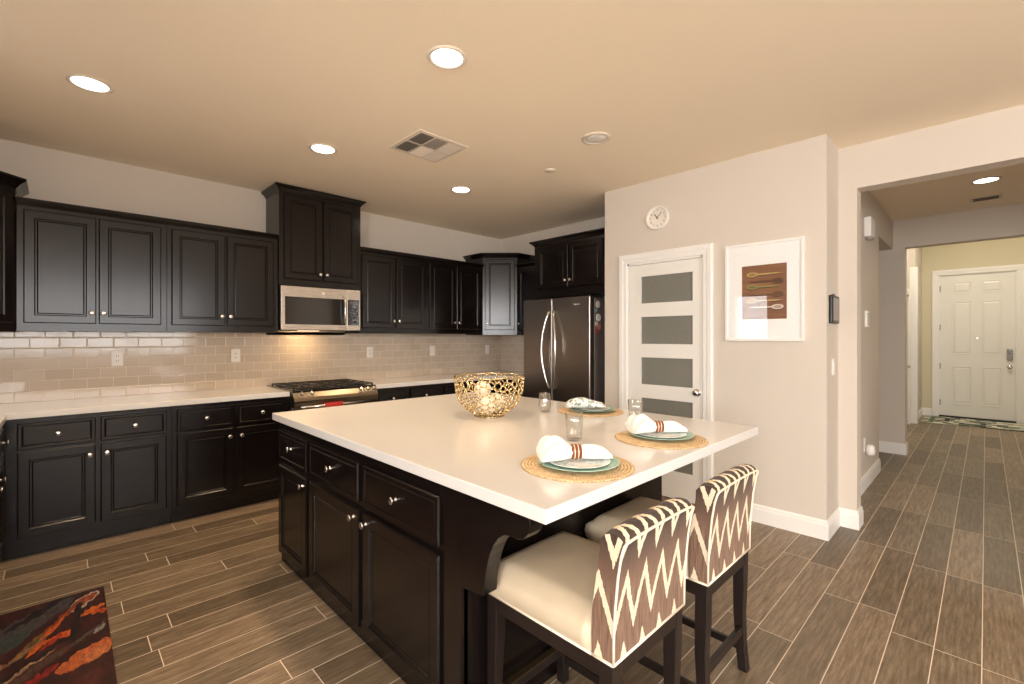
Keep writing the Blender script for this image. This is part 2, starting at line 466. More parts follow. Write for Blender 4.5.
# hall
w = MB(); w.box(EX2, HY, 0, 6.03, HY+T, H); w.box(6.03, HY, 2.42, HX, HY+T, H)
struct('wall_hall_left', w, M['wall'])
w = MB(); w.box(HX, .662, 0, HX+.15, 2.2, H); w.box(HX, -.95, 2.43, HX+.15, .662, H)
w.box(HX+.03, -1.1, H+.1, HX+.15, 1.0, HF)
struct('wall_hall_end', w, M['wall'])
struct('wall_hall_right', MB().box(EX2, -.95-T, 0, FX, -.95, H).box(HX+.15, -.95-T, H, FX, -.95, HF), M['wall'])
struct('wall_hall_alcove', MB().box(5.9, 2.1, 0, HX, 2.2, H).box(5.85, HY+T, 0, 5.9, 2.2, H), M['wall'])
CD0, CD1, CY_ = 8.86, 9.60, .86
w = MB(); w.prism([(HX+.15,0),(CD0,0),(CD0,2.04),(CD1,2.04),(CD1,0),(9.75,0),(9.75,HF),(HX+.15,HF)], 'Y', CY_, CY_+T); w.box(9.75, FY, 0, FX, CY_+T, HF)
struct('wall_foyer_left', w, M['wall'])
M['foyer'] = simple('foyer_wall_paint', srgb(214, 204, 176), .85, var=.01, nscale=2, bump=.2, bscale=90)
w = MB(); w.prism([(-.95,0),(-.345,0),(-.345,2.45),(.575,2.45),(.575,0),(FY,0),(FY,HF),(-.95,HF)], 'X', FX, FX+T)
struct('wall_foyer_end', w, M['foyer'])
# rear wall with a wide window
w = MB(); w.box(RX0, RY-T, 0, -1.0, RY, H); w.box(2.2, RY-T, 0, EX, RY, H); w.box(-1.0, RY-T, 0, 2.2, RY, .9); w.box(-1.0, RY-T, 2.4, 2.2, RY, H)
struct('wall_rear', w, M['wall'])

def window(n, x0, x1, z0, z1, loc, rz, mull):
    r = thing('window_%d' % n, None, None, loc, rz, kind='structure')
    m = MB(); f = .05
    m.box(x0, -.02, z0, x0+f, .05, z1).box(x1-f, -.02, z0, x1, .05, z1).box(x0, -.02, z0, x1, .05, z0+f).box(x0, -.02, z1-f, x1, .05, z1)
    for k in range(1, mull):
        x = x0+(x1-x0)*k/mull; m.box(x-.025, -.02, z0, x+.025, .05, z1)
    fr = m.build('window_frame', M['trim'], r)
    MB().box(x0+f, .01, z0+f, x1-f, .016, z1-f).build('window_pane', M['glass'], r)
window(1, -.3, .3, 1.25, 2.12, (XL-.06, 2.78, 0), PI/2, 1)
window(2, -1.6, 1.6, .9, 2.4, (.6, RY-.06, 0), PI, 3)
window(3, -1.1, 1.1, .9, 2.4, (RX0-.06, -1.5, 0), PI/2, 2)

# baseboards
def base_profile(t=.014, h=.132): return [(0,0),(t,0),(t,h*.74),(t*.75,h*.82),(t*.75,h*.9),(t*.35,h),(0,h)]
def baseboard(name, runs):
    """runs: (p0, p1, outward normal, mitre at p0, mitre at p1); +1 = outside corner, -1 = inside corner"""
    m = MB()
    for (x0,y0),(x1,y1),(nx,ny),m0,m1 in runs:
        d = Vector((x1-x0, y1-y0)).normalized()
        lp = [[(x0+nx*a-d.x*a*m0, y0+ny*a-d.y*a*m0, b) for a, b in base_profile()],
              [(x1+nx*a+d.x*a*m1, y1+ny*a+d.y*a*m1, b) for a, b in base_profile()]]
        m.loops(lp)
    return struct(name, m, M['trim'])
baseboard('baseboard_pantry', [((PX, PY0),(PX, 1.523),(-1,0),1,0), ((PX, 2.391),(PX, PY1),(-1,0),0,0), ((PX, PY0),(EX, PY0),(0,-1),1,-1)])
baseboard('baseboard_entry', [((EX, EJ),(EX, PY0),(-1,0),1,-1), ((EX, EJ),(EX2, EJ),(0,-1),1,1), ((EX2, EJ),(EX2, HY),(1,0),1,-1), ((EX, RY),(EX, -.85),(-1,0),-1,0)])
baseboard('baseboard_hall', [((EX2, HY),(6.03, HY),(0,-1),-1,1), ((6.03, HY),(6.03, HY+T),(1,0),1,0), ((HX, .662),(HX, 2.1),(-1,0),1,-1), ((HX, .662),(HX+.15, .662),(0,-1),1,1)])
baseboard('baseboard_foyer', [((HX+.15, .86),(CD0-.09, .86),(0,-1),0,0), ((9.86, FY),(FX, FY),(0,-1),0,-1), ((FX, .67),(FX, FY),(-1,0),0,-1), ((FX, -.95),(FX, -.44),(-1,0),0,0)])
baseboard('baseboard_rear', [((RX0, RY),(EX, RY),(0,1),-1,-1), ((RX0, RY),(RX0, 1.0-T),(1,0),-1,-1)])

# backsplash tiles
struct('trim_backsplash_back', MB().box(XL, YB-.009, .905, XR, YB, 1.43).box(1.405, YB-.009, 1.4, 2.178, YB, 1.6), M['tile_x'], label='glossy taupe subway tile backsplash')
struct('trim_backsplash_left', MB().box(XL, 2.0, .905, XL+.009, 2.2, 1.43).box(XL, 2.2, .905, XL+.009, 3.25, 1.08).box(XL, 3.25, .905, XL+.009, YB-.009, 1.43), M['tile_y'], label='glossy subway tile on the left wall')
struct('trim_backsplash_right', MB().box(XR-.009, 3.63, .905, XR, YB-.009, 1.43), M['tile_y'], label='glossy subway tile beside the refrigerator')
# thin pale base moulding in front of the cabinets on the floor line
# ------------------------------------------------------------------ doors
def casing(x0, x1, z1, w=.085, floor=0.0):
    """mitred casing: the profile (distance from the opening, thickness) is swept up, across and down"""
    prof = [(0,0),(0,.010),(.008,.014),(w*.42,.015),(w*.5,.019),(w*.86,.021),(w,.016),(w,0)]
    path = [((x0, floor), (-1, 0)), ((x0, z1), (-1, 1)), ((x1, z1), (1, 1)), ((x1, floor), (1, 0))]
    m = MB()
    m.loops([[(p[0]+d[0]*a, -t, p[1]+d[1]*a) for a, t in prof] for p, d in path])
    return m
def knob_mesh(r=.016, l=.028):
    m = MB(); m.lathe([(r*.62,0),(r*.62,-.003),(r*.36,-.006),(r*.34,-l*.55),(r*.7,-l*.68),(r,-l*.82),(r*.92,-l*.94),(r*.5,-l),(.0005,-l*1.02)], (0,0,0), 'Y', 16)
    bmesh.ops.recalc_face_normals(m.bm, faces=m.bm.faces)
    me = bpy.data.meshes.new('knob'); m.bm.to_mesh(me); m.bm.free(); me.materials.append(M['nickel'])
    for p in me.polygons: p.use_smooth = True
    return me
KNOB = knob_mesh(); BIGKNOB = knob_mesh(.026, .05)
def put_knob(parent, x, z, y=-.02, me=None, name='knob', sc=1):
    k = bpy.data.objects.new(name, me or KNOB); C.objects.link(k); k.parent = parent; k.location = (x, y, z); k.scale = (sc,)*3
    return k

# pantry door, faces -X : local +x runs toward -Y
pd = thing('door_1', None, None, (PX, 2.42, 0), -PI/2, kind='structure'); pd['label'] = 'white pantry door with five frosted glass panes'
lx = lambda y: 2.42 - y
X0, X1 = lx(DY1), lx(DY0)
casing(X0, X1, DZ).build('door_casing', M['trim'], pd)
m = MB(); m.box(X0, 0, 0, X0+.015, .11, DZ).box(X1-.015, 0, 0, X1, .11, DZ).box(X0, 0, DZ-.015, X1, .11, DZ)
m.box(X0+.015, .047, 0, X0+.03, .11, DZ-.015).box(X1-.03, .047, 0, X1-.015, .11, DZ-.015)
m.build('door_jamb', M['trim'], pd)
sx0, sx1 = X0+.018, X1-.018
panes = [(.673-.355, .852-.355), (.673, .852), (.959, 1.201), (1.318, 1.565), (1.681, 1.920)]
panes = [(.318, .555), (.673, .875), (.959, 1.201), (1.318, 1.565), (1.681, 1.920)]
pitch = .361
panes = [(1.681-.361*k, 1.921-.361*k) for k in range(5)][::-1]
gx0, gx1 = lx(2.172), lx(1.696)
m = MB(); y0, y1 = .008, .043
m.box(sx0, y0, .008, gx0, y1, DZ-.018).box(gx1, y0, .008, sx1, y1, DZ-.018)
zs = [.008] + [v for p in panes for v in p] + [DZ-.018]
for i in range(0, len(zs), 2): m.box(gx0, y0, zs[i], gx1, y1, zs[i+1])
slab = m.build('door_panel', M['doorwhite'], pd)
for a, b in panes:
    g = MB().box(gx0, .020, a, gx1, .027, b).build('glass_pane', M['frost'], pd)
    g['label'] = 'frosted glass pane'
kb = put_knob(pd, lx(1.656), .925, .008, BIGKNOB, 'door_knob', 1.0)
MB().lathe([(.031,0),(.031,-.006),(.02,-.010),(.001,-.0101)], (lx(1.656), .008, .925), 'Y', 20).build('knob_rose', M['nickel'], kb).matrix_parent_inverse = Matrix.Translation((-lx(1.656), -.008, -.925))
# dark pantry interior is closed by the box walls

struct('trim_1', MB().box(9.735, .765, 0, 9.86, .860, 2.50), M['trim'], label='white trim post beside the foyer closet door', bevel=.004)
# front door faces -X
fd = thing('door_2', None, None, (FX, .575, 0), -PI/2, kind='structure'); fd['label'] = 'white six panel front door with keypad lock'
lf = lambda y: .575 - y
D0, D1 = lf(.563), lf(-.333)
casing(lf(.575), lf(-.345), 2.45, .09).build('door_casing', M['trim'], fd)
m = MB(); m.box(lf(.575), .0, .03, D0-.001, .10, 2.45).box(D1+.001, .0, .03, lf(-.345), .10, 2.45).box(lf(.575), .0, 2.441, lf(-.345), .10, 2.45).box(lf(.575), .061, .03, D0+.015, .10, 2.45).box(D1-.015, .061, .03, lf(-.345), .10, 2.45)
m.build('door_jamb', M['trim'], fd)
m = MB(); m.box(D0, .02, .03, D1, .06, 2.44)
rr = [(0.0,.0005),(.012,-.006),(.03,-.006),(.05,.004)]
cols = [(lf(.415), lf(.165)), (lf(.060), lf(-.190))]
for z0_, z1_ in ((.235,.885),(1.085,1.99),(2.125,2.325)):
    for c0, c1 in cols:
        lp = [[(c0,.0195,z0_),(c1,.0195,z0_),(c1,.0195,z1_),(c0,.0195,z1_)]]
        for i, d in ((0.0,-.012),(.014,-.012),(.022,-.004),(.05,-.012)):
            lp.append([(c0+i,.02+d+.004,z0_+i),(c1-i,.02+d+.004,z0_+i),(c1-i,.02+d+.004,z1_-i),(c0+i,.02+d+.004,z1_-i)])
        m.loops(lp, False, True)
m.build('door_slab', M['doorwhite'], fd)
MB().box(D0-.01, .0, 0, D1+.01, .09, .03).build('threshold', M['black'], fd, bevel=.003)
for z in (.25, .88, 1.55, 2.22): MB().box(D0-.010, .008, z-.05, D0+.008, .022, z+.05).build('hinge', M['black'], fd)
k = MB().box(lf(-.235), -.012, 1.0, lf(-.305), .02, 1.19).build('keypad_lock', M['grey_plastic'], fd, bevel=.015, seg=4)
MB().box(lf(-.243), -.015, 1.12, lf(-.297), -.011, 1.18).build('keypad', M['black_glass'], k)
put_knob(fd, lf(-.27), .90, .02, BIGKNOB, 'door_knob', 1.3)
MB().lathe([(.012,0),(.012,-.004),(.001,-.0041)], (lf(.105), .02, 1.36), 'Y', 12).build('peephole', M['nickel'], fd)

# foyer closet door on left wall facing -Y
cd = thing('door_3', None, None, (0, CY_, 0), 0, kind='structure'); cd['label'] = 'white closet door on the foyer left wall'
casing(CD0, CD1, 2.04, .085).build('door_casing', M['trim'], cd)
m = MB(); m.box(CD0+.004, .03, .01, CD1-.004, .065, 2.035)
for a in (CD0+.1, CD0+.39):
    for z0_, z1_ in ((.2,.85),(1.0,1.55),(1.68,1.92)): m.panel(a, z0_, a+.22, z1_, [(0,-.022),(.02,-.030),(.04,-.026)], .031)
m.build('door_slab', M['doorwhite'], cd)
put_knob(cd, CD1-.07, .92, .03, BIGKNOB, 'door_knob', 1.2)['label'] = 'dark door knob'

# ------------------------------------------------------------------ cabinets
DR = [(.0, .014), (.006, .020), (.050, .020), (.056, .0135), (.062, .0135), (.066, .016), (.069, .011)]   # recessed panel with bead
DW = [(.0, .014), (.005, .020), (.018, .020), (.022, .016), (.028, .018)]                                # slab drawer
def offset_poly(poly, offs):
    """poly CCW list; offs[i] = outward offset of the edge i->i+1"""
    n = len(poly); out = []
    for i in range(n):
        p0, p1, p2 = Vector(poly[i-1]), Vector(poly[i]), Vector(poly[(i+1) % n])
        d1 = (p1-p0).normalized(); d2 = (p2-p1).normalized()
        n1 = Vector((d1.y, -d1.x)); n2 = Vector((d2.y, -d2.x)); o1, o2 = offs[i-1], offs[i]
        den = n1.x*n2.y - n1.y*n2.x
        if abs(den) < 1e-6: out.append(p1 + n1*o1); continue
        b1 = n1.dot(p1)+o1; b2 = n2.dot(p1)+o2
        out.append(Vector(((b1*n2.y-b2*n1.y)/den, (n1.x*b2-n2.x*b1)/den)))
    return out
def crown(poly, edges, z, h, proj, parent):
    m = MB(); lps = []
    for fz, fo in ((0,.02),(.12,.10),(.2,.2),(.45,.42),(.72,.86),(.8,1.0),(1.0,1.0)):
        q = offset_poly(poly, [proj*fo if e else 0 for e in edges])
        lps.append([(p.x, p.y, z+h*fz) for p in q])
    m.loops(lps)
    return m.build('crown_moulding', M['esp'], parent)
def fronts(parent, items):
    for it in items:
        kind, x0, x1, z0, z1, kx, kz = it
        m = MB(); m.panel(x0, z0, x1, z1, DR if kind == 'door' else DW)
        f = m.build(kind, M['esp'], parent)
        if kx is not None: put_knob(f, kx, kz, -.0195 if kind == 'drawer' else -.0195)
def cabinet(label, cat, loc, rz, w, d, z0, z1, items, name='upper_cabinet', cr=None, group=None, toe=0, edges=(1,1,0,1)):
    """local frame: x 0..w to the right, front plane at y=0, back at y=d; loc z is the floor"""
    r = thing(name, label, cat, (loc[0], loc[1], 0), rz, group)
    m = MB()
    if toe: m.box(0, 0, toe, w, d, z1).box(0, .058, 0, w, d, toe)
    else: m.box(0, 0, z0, w, d, z1)
    m.build('cabinet_body', M['esp'], r, bevel=.0015)
    fronts(r, items)
    if cr: crown([(0,0),(w,0),(w,d),(0,d)], edges, z1, cr[0], cr[1], r)
    return r
def pair(x0, x1, z0, z1, knobz, gap=.013, mid=None):
    c = mid if mid is not None else (x0+x1)/2; a, b = c-gap/2, c+gap/2
    return [('door', x0, a, z0, z1, a-.025, knobz), ('door', b, x1, z0, z1, b+.025, knobz)]
UF = 4.463; UD = YB-UF-.001
ub, ut = 1.419, 2.252; dz0, dz1 = 1.474, 2.225
G1 = 'espresso upper cabinets with two doors'
cabinet('espresso two-door upper cabinet at the left, between the corner cabinet and its twin', 'cabinet', (-.200, UF), 0, .797, UD, ub, ut, pair(.032, .761, dz0, dz1, 1.55), cr=(.046,.03), group=G1, edges=(1,0,0,0))
cabinet('espresso two-door upper cabinet directly left of the microwave', 'cabinet', (.598, UF), 0, .807, UD, ub, ut, pair(.028, .765, dz0, dz1, 1.55), cr=(.046,.03), group=G1, edges=(1,0,0,0))
cabinet('tall espresso cabinet reaching the ceiling above the microwave', 'cabinet', (1.406, 4.44), 0, .772, YB-4.441, 1.850, 2.695, pair(.040, .735, 1.910, 2.670, 1.968), cr=(.055,.042))
cabinet('espresso two-door upper cabinet directly right of the microwave', 'cabinet', (2.179, UF), 0, .812, UD, ub, ut, pair(.018, .795, dz0, dz1, 1.55), cr=(.046,.03), group=G1, edges=(1,0,0,0))
cabinet('espresso two-door upper cabinet left of the angled corner cabinet', 'cabinet', (2.992, UF), 0, .828, UD, ub, ut, pair(.025, .785, dz0, dz1, 1.55), cr=(.046,.03), group=G1, edges=(1,0,0,0))

def corner_cab(label, poly, diag, z0, z1, dz, kside, cr):
    """poly CCW world coords; diag = index of the diagonal edge i->i+1, facing the room"""
    a = Vector(poly[diag]); b = Vector(poly[(diag+1) % len(poly)]); d = (b-a); L = d.length; ang = math.atan2(d.y, d.x)
    r = thing('corner_cabinet', label, 'cabinet', (a.x, a.y, 0), ang)
    R = Matrix.Rotation(-ang, 2)
    loc = [R @ (Vector(p)-a) for p in poly]
    m = MB(); m.prism([(p.x, p.y) for p in loc], 'Z', z0, z1); m.build('cabinet_body', M['esp'], r, bevel=.0015)
    kx = .035+.028 if kside == 'L' else L-.035-.028
    fronts(r, [('door', .032, L-.032, dz[0], dz[1], kx, 1.55)])
    edges = [1]*len(poly)
    for i in range(len(poly)):
        p, q = poly[i], poly[(i+1) % len(poly)]
        if (abs(p[0]-q[0]) < 1e-6 and (abs(p[0]-XR) < .01 or abs(p[0]-XL) < .01)) or (abs(p[1]-q[1]) < 1e-6 and abs(p[1]-YB) < .01): edges[i] = 0
    crown([(p.x, p.y) for p in loc], edges, z1, cr[0], cr[1], r)
    return r
e = .0015
corner_cab('angled espresso corner cabinet with one door, left of the refrigerator', [(3.821,YB-e),(3.821,UF),(4.13,4.154),(XR-e,4.154),(XR-e,YB-e)], 1, ub-.012, 2.385, (1.470, 2.360), 'L', (.055,.045))
corner_cab('angled espresso corner cabinet at the far left edge of the picture', [(XL+e,YB-e),(XL+e,4.12),(-.532,4.12),(-.202,UF-.01),(-.202,YB-e)], 2, ub-.005, 2.350, (1.470, 2.325), 'L', (.07,.05))
cabinet('narrow espresso upper cabinet squeezed between corner cabinet and refrigerator', 'cabinet', (4.13, 4.153), -PI/2, .54, .329, ub, ut, [('door', .03, .51, dz0, dz1, .06, 1.55)], cr=(.046,.03), edges=(1,0,0,0))
cabinet('espresso two-door cabinet above the refrigerator', 'cabinet', (3.80, 3.545), -PI/2, .985, XR-3.80-e, 1.812, 2.385, pair(.06, .925, 1.905, 2.350, 1.975), cr=(.055,.045), edges=(1,0,0,1))

# base cabinets along the back wall
BF = 4.187; BD = YB-BF-.001; bt = .874
def base_items(x0, xm0, xm1, x1):
    return [('drawer', x0, xm0, .682, .846, (x0+xm0)/2, .765), ('drawer', xm1, x1, .682, .846, (xm1+x1)/2, .765),
            ('door', x0, xm0, .135, .666, xm0-.03, .600), ('door', xm1, x1, .135, .666, xm1+.03, .600)]
G2 = 'espresso base cabinets with drawers over doors'
cabinet('espresso base cabinet in the left corner with two drawers over two doors', 'cabinet', (-.250, BF), 0, .84, BD, 0, bt, base_items(.066, .425, .450, .808), 'base_cabinet', group=G2, toe=.085)
cabinet('espresso base cabinet directly left of the range, two drawers over two doors', 'cabinet', (.591, BF), 0, .814, BD, 0, bt, base_items(.028, .395, .418, .780), 'base_cabinet', group=G2, toe=.085)
cabinet('espresso base cabinet directly right of the range, mostly behind the island', 'cabinet', (2.180, BF), 0, .81, BD, 0, bt, base_items(.03, .385, .41, .78), 'base_cabinet', group=G2, toe=.085)
cabinet('espresso base cabinet between range run and right corner, seen above the island', 'cabinet', (2.991, BF), 0, .82, BD, 0, bt, base_items(.03, .385, .41, .78), 'base_cabinet', group=G2, toe=.085)
cabinet('espresso base cabinet under the worktop beside the refrigerator', 'cabinet', (3.835, BF-.001), -PI/2, .535, XR-3.835-e, 0, bt, [('drawer', .03, .505, .682, .846, .27, .765), ('door', .03, .505, .135, .666, .47, .60)], 'base_cabinet', toe=.085)
# left run, faces +X
cabinet('espresso sink run base cabinet along the left wall, only its knobs in view', 'cabinet', (-.251, 2.55), PI/2, 1.60, -.251-XL-e, 0, bt,
        [('drawer', .60, 1.0, .682, .846, .80, .765), ('drawer', 1.02, 1.50, .682, .846, 1.378, .775), ('door', .60, 1.0, .135, .666, .97, .60), ('door', 1.02, 1.50, .135, .666, 1.18, .606)], 'base_cabinet', toe=.085)

# worktops
def slab_poly(name, poly, z0, z1, label, cat='countertop', mat=None, bevel=.004):
    m = MB().prism(poly, 'Z', z0, z1); return tag(m.build(name, mat or M['quartz'], bevel=bevel, seg=3), label, cat)
CE = 4.160
slab_poly('countertop', [(XL+.01,2.5),(-.226,2.5),(-.226,CE),(1.404,CE),(1.404,YB-.010),(XL+.01,YB-.010)], .875, .915, 'white quartz worktop left of the range, running round the left corner')
slab_poly('countertop', [(2.180,CE),(3.81,CE),(3.81,3.66),(XR-.01,3.66),(XR-.01,YB-.010),(2.180,YB-.010)], .875, .915, 'white quartz worktop right of the range, behind the bowl')

# ------------------------------------------------------------------ island
IX0, IX1, IY0, IY1 = .93, 2.584, .827, 3.061
slab_poly('island_countertop', [(IX0,IY0),(IX1,IY0),(IX1,IY1),(IX0,IY1)], .874, .915, 'large white quartz top on the dark kitchen island', bevel=.003)
isl = thing('kitchen_island', 'dark espresso kitchen island with drawers, doors and scrolled corbels', 'kitchen island', (.972, 3.062, 0), -PI/2)
li = lambda y: 3.062 - y       # local x from world Y ; local y = X-.985
m = MB(); L_ = li(1.233)
m.box(0, 0, .105, L_, 2.335-.972, .8735).box(0, .012, 0, L_, 2.335-.972, .105)
m.build('cabinet_body', M['esp'], isl, bevel=.002)
its = []
for (a, b, kn) in ((3.020, 2.583, 1), (2.541, 1.973, 1), (1.925, 1.353, -1)):
    x0, x1 = li(a), li(b)
    its.append(('drawer', x0, x1, .640, .815, (x0+x1)/2, .735))
    its.append(('door', x0, x1, .075, .608, (x1-.035) if kn > 0 else (x0+.035), .565))
fronts(isl, its)
# end pilaster and base shoe
m = MB(); m.box(li(1.33), -.012, 0, li(1.233), .02, .8735); m.build('end_pilaster', M['esp'], isl, bevel=.002)
def corbel_mb(y0, y1):
    P = [(1.2325,.8735),(.912,.8735),(.908,.842),(.916,.815),(.935,.795),(.96,.786),(.99,.787),(1.015,.782),(1.045,.762),(1.068,.732),(1.085,.695),(1.098,.655),(1.108,.605),(1.112,.560),(1.2325,.545)]
    m = MB(); m.prism([(li(a), b) for a, b in P], 'Y', y0, y1); return m
for y in (-.018,):
    c = corbel_mb(y, y+.06).build('corbel', M['esp'], isl, bevel=.003)
M['brassrail'] = M['brass']

# ------------------------------------------------------------------ range
rg = thing('gas_range', 'stainless gas range with knobs set between the back counters', 'range', (1.408, 4.10, 0))
RW = .765
MB().box(.002, .03, .03, RW, YB-4.10-.012, .905).build('range_body', M['steel_dark'], rg, bevel=.003)
m = MB(); m.prism([(.03,.905),(.03,.78),(-.012,.78),(-.03,.80),(-.034,.835),(-.022,.862),(.01,.905)], 'X', .0, RW+.001)
M['steel_mid'] = mk_steel('bronzed_steel', (.24, .195, .14, 1), .3, 'X')
m.build('control_panel', M['steel_mid'], rg, bevel=.003)
MB().box(.0, .01, .905, RW, YB-4.10-.012, .923).build('cooktop', M['black_glass'], rg, bevel=.004)
for i, gx in enumerate((.02, .27, .52)):
    m = MB(); w_ = .235
    for xx in (gx, gx+w_/2-.006, gx+w_-.012): m.box(xx, .05, .932, xx+.012, .62, .943)
    for yy in (.05, .19, .335, .48, .608): m.box(gx, yy, .932, gx+w_, yy+.012, .943)
    for xx in (gx, gx+w_-.012):
        for yy in (.05, .608): m.box(xx, yy, .9225, xx+.012, yy+.012, .933)
    m.build('burner_grate', M['iron'], rg, bevel=.002)
for x, y in ((.14,.17),(.14,.48),(.385,.33),(.63,.17),(.63,.48)):
    MB().lathe([(.045,.9225),(.045,.926),(.03,.929),(.028,.9315),(.001,.9317)], (x, y, 0), 'Z', 20).build('burner', M['black'], rg)
Rk = Matrix.Rotation(math.radians(-38), 4, 'X')
for x in (.065, .145, .60, .665, .725):
    m = MB(); m.lathe([(.022,0),(.022,-.006),(.017,-.008),(.016,-.026),(.013,-.030),(.001,-.0302)], (0,0,0), 'Y', 18); m.box(-.003, -.036, -.016, .003, -.028, .016)
    sharp_smooth(m.build('control_knob', M['steel_bright'], rg, loc=(x, -.004, .884), rot=(math.radians(-38), 0, 0)))
MB().panel(.012, .19, RW-.012, .765, [(0,.002),(.006,.008)], .03).build('oven_door', M['steel_mid'], rg)
MB().box(.10, -.0095, .32, RW-.10, -.006, .62).build('oven_window', M['black_glass'], rg)
MB().tube([(.04,-.066,.786),(RW-.04,-.066,.786)], .012, 12).tube([(.06,-.066,.786),(.06,-.004,.752)], .009, 8).tube([(RW-.06,-.066,.786),(RW-.06,-.004,.752)], .009, 8).build('oven_handle', M['steel_bright'], rg, smooth=True)
MB().panel(.012, .05, RW-.012, .175, [(0,.002),(.006,.008)], .03).build('lower_drawer', M['steel'], rg)
tw = MB(); ys = [(-.064,.56),(-.066,.66),(-.064,.72),(-.056,.742),(-.045,.746),(-.034,.742),(-.026,.72),(-.025,.66)]
lps = [[(1.408+x, 4.10+a-.021, b+.061) for a, b in ys] for x in (.24,.28,.32,.36,.40)]
for a, b in zip(lps, lps[1:]):
    for i in range(len(ys)-1): tw.quad([a[i], b[i], b[i+1], a[i+1]])
bmesh.ops.remove_doubles(tw.bm, verts=tw.bm.verts, dist=1e-4)
o = tw.build('dish_towel', M['red'], smooth=True); s_ = o.modifiers.new('s', 'SOLIDIFY'); s_.thickness = .003
tag(o, 'red dish towel hanging over the oven handle', 'towel')

# ------------------------------------------------------------------ microwave
mw = thing('microwave_oven', 'stainless over-the-range microwave under the tall cabinet', 'microwave', (1.411, 4.40, 1.441))
MW, MH = .745, .404
MB().box(0, .02, 0, MW, YB-4.40-.011, MH).build('microwave_body', M['black'], mw, bevel=.003)
mdoor = MB().box(0, 0, .004, .606, .022, MH-.002).build('microwave_door', M['steel'], mw, bevel=.003)
MB().box(.032, -.0015, .055, .592, .004, .306).build('door_window', M['black_glass'], mdoor, bevel=.001)
MB().box(.609, 0, .004, MW, .022, MH-.002).build('control_column', M['steel'], mw, bevel=.003)
cp = MB().box(.614, -.0015, .055, .730, .004, .306).build('control_panel', M['black_glass'], mw)
m = MB()
for r in range(5):
    for c in range(3): m.box(.630+c*.03, -.0022, .085+r*.032, .650+c*.03, -.0014, .103+r*.032)
m.build('keypad_button', simple('dim_button', srgb(52,48,46), .3), cp)['label'] = 'rows of dark buttons'
MB().box(.630, -.0022, .262, .712, -.0014, .290).build('clock_display', M['screen'], cp)
MB().tube([(.572,.002,.07),(.572,-.028,.085),(.572,-.040,.14),(.572,-.043,.20),(.572,-.040,.26),(.572,-.028,.315),(.572,.002,.33)], .010, 10).build('door_handle', M['steel_bright'], mw, smooth=True)
sharp_smooth(MB().lathe([(.013,0),(.013,-.002),(.009,-.0022),(.009,-.0015),(.001,-.0016)], (.375, 0, .352), 'Y', 20).build('round_badge', M['white_plastic'], mdoor))
MB().box(.18, .06, -.006, .36, .12, 0).build('hood_lamp_lens', emit('hood_lamp', (1,.66,.36,1), 1.6), mw)
area('hood_lamp', (1.72, 4.60, 1.425), (math.radians(18), 0, 0), .14, .05, 1.3, (1, .66, .32))

# ------------------------------------------------------------------ refrigerator
FXF = 3.68; fw = .905
fr = thing('refrigerator', 'stainless french door refrigerator beside the pantry wall', 'refrigerator', (FXF, 3.605, 0), -PI/2)
MB().box(.003, .085, .02, fw-.003, XR-FXF-.03, 1.765).build('refrigerator_body', M['fridge_side'], fr, bevel=.004)
mid = 3.605-3.184
dL = MB().box(0, 0, .70, mid-.003, .078, 1.785).build('door', M['steel_dark'], fr, bevel=.012, seg=4)
dR = MB().box(mid+.003, 0, .70, fw, .078, 1.785).build('door', M['steel_dark'], fr, bevel=.012, seg=4)
fz = MB().box(0, 0, .06, fw, .078, .69).build('freezer_drawer', M['steel_dark'], fr, bevel=.012, seg=4)
def bow_handle(x, sgn):
    pts = []
    for i in range(13):
        t = i/12; z = .86 + t*.77
        pts.append((x + sgn*.035*(1-math.sin(PI*t)**.8), -.018-.045*math.sin(PI*t)**.7, z))
    return [(pts[0][0], .002, pts[0][2])] + pts + [(pts[-1][0], .002, pts[-1][2])]
def handle_pts(x0, x1):
    # lower end near x0 at the split, bulging outwards
    return
def arch(xa, xb):
    pts = [(xa, .002, .84)]
    for i in range(15):
        t = i/14; z = .85+t*.79
        pts.append((xa+(xb-xa)*math.sin(PI*t), -.012-.050*math.sin(PI*t)**.6, z))
    pts.append((xa, .002, 1.65)); return pts
MB().tube(arch(mid-.035, mid-.095), .012, 10).build('door_handle', M['steel_bright'], dL, smooth=True)
MB().tube(arch(mid+.035, mid+.095), .012, 10).build('door_handle', M['steel_bright'], dR, smooth=True)
MB().tube([(.12,.002,.60),(.12,-.05,.60),(.2,-.055,.60),(fw-.2,-.055,.60),(fw-.12,-.05,.60),(fw-.12,.002,.60)], .012, 10).build('drawer_handle', M['steel_bright'], fz, smooth=True)
MB().box(fw-.20, -.001, 1.702, fw-.12, .002, 1.716).build('name_badge', M['steel_bright'], dR)
MB().box(.03, .03, .0, fw-.03, .5, .06).build('kick_plate', M['black'], fr)
for z in (1.768,): MB().box(.02, .02, 1.765, .09, .14, 1.795).box(fw-.09, .02, 1.765, fw-.02, .14, 1.795).build('hinge_cover', M['black'], fr)
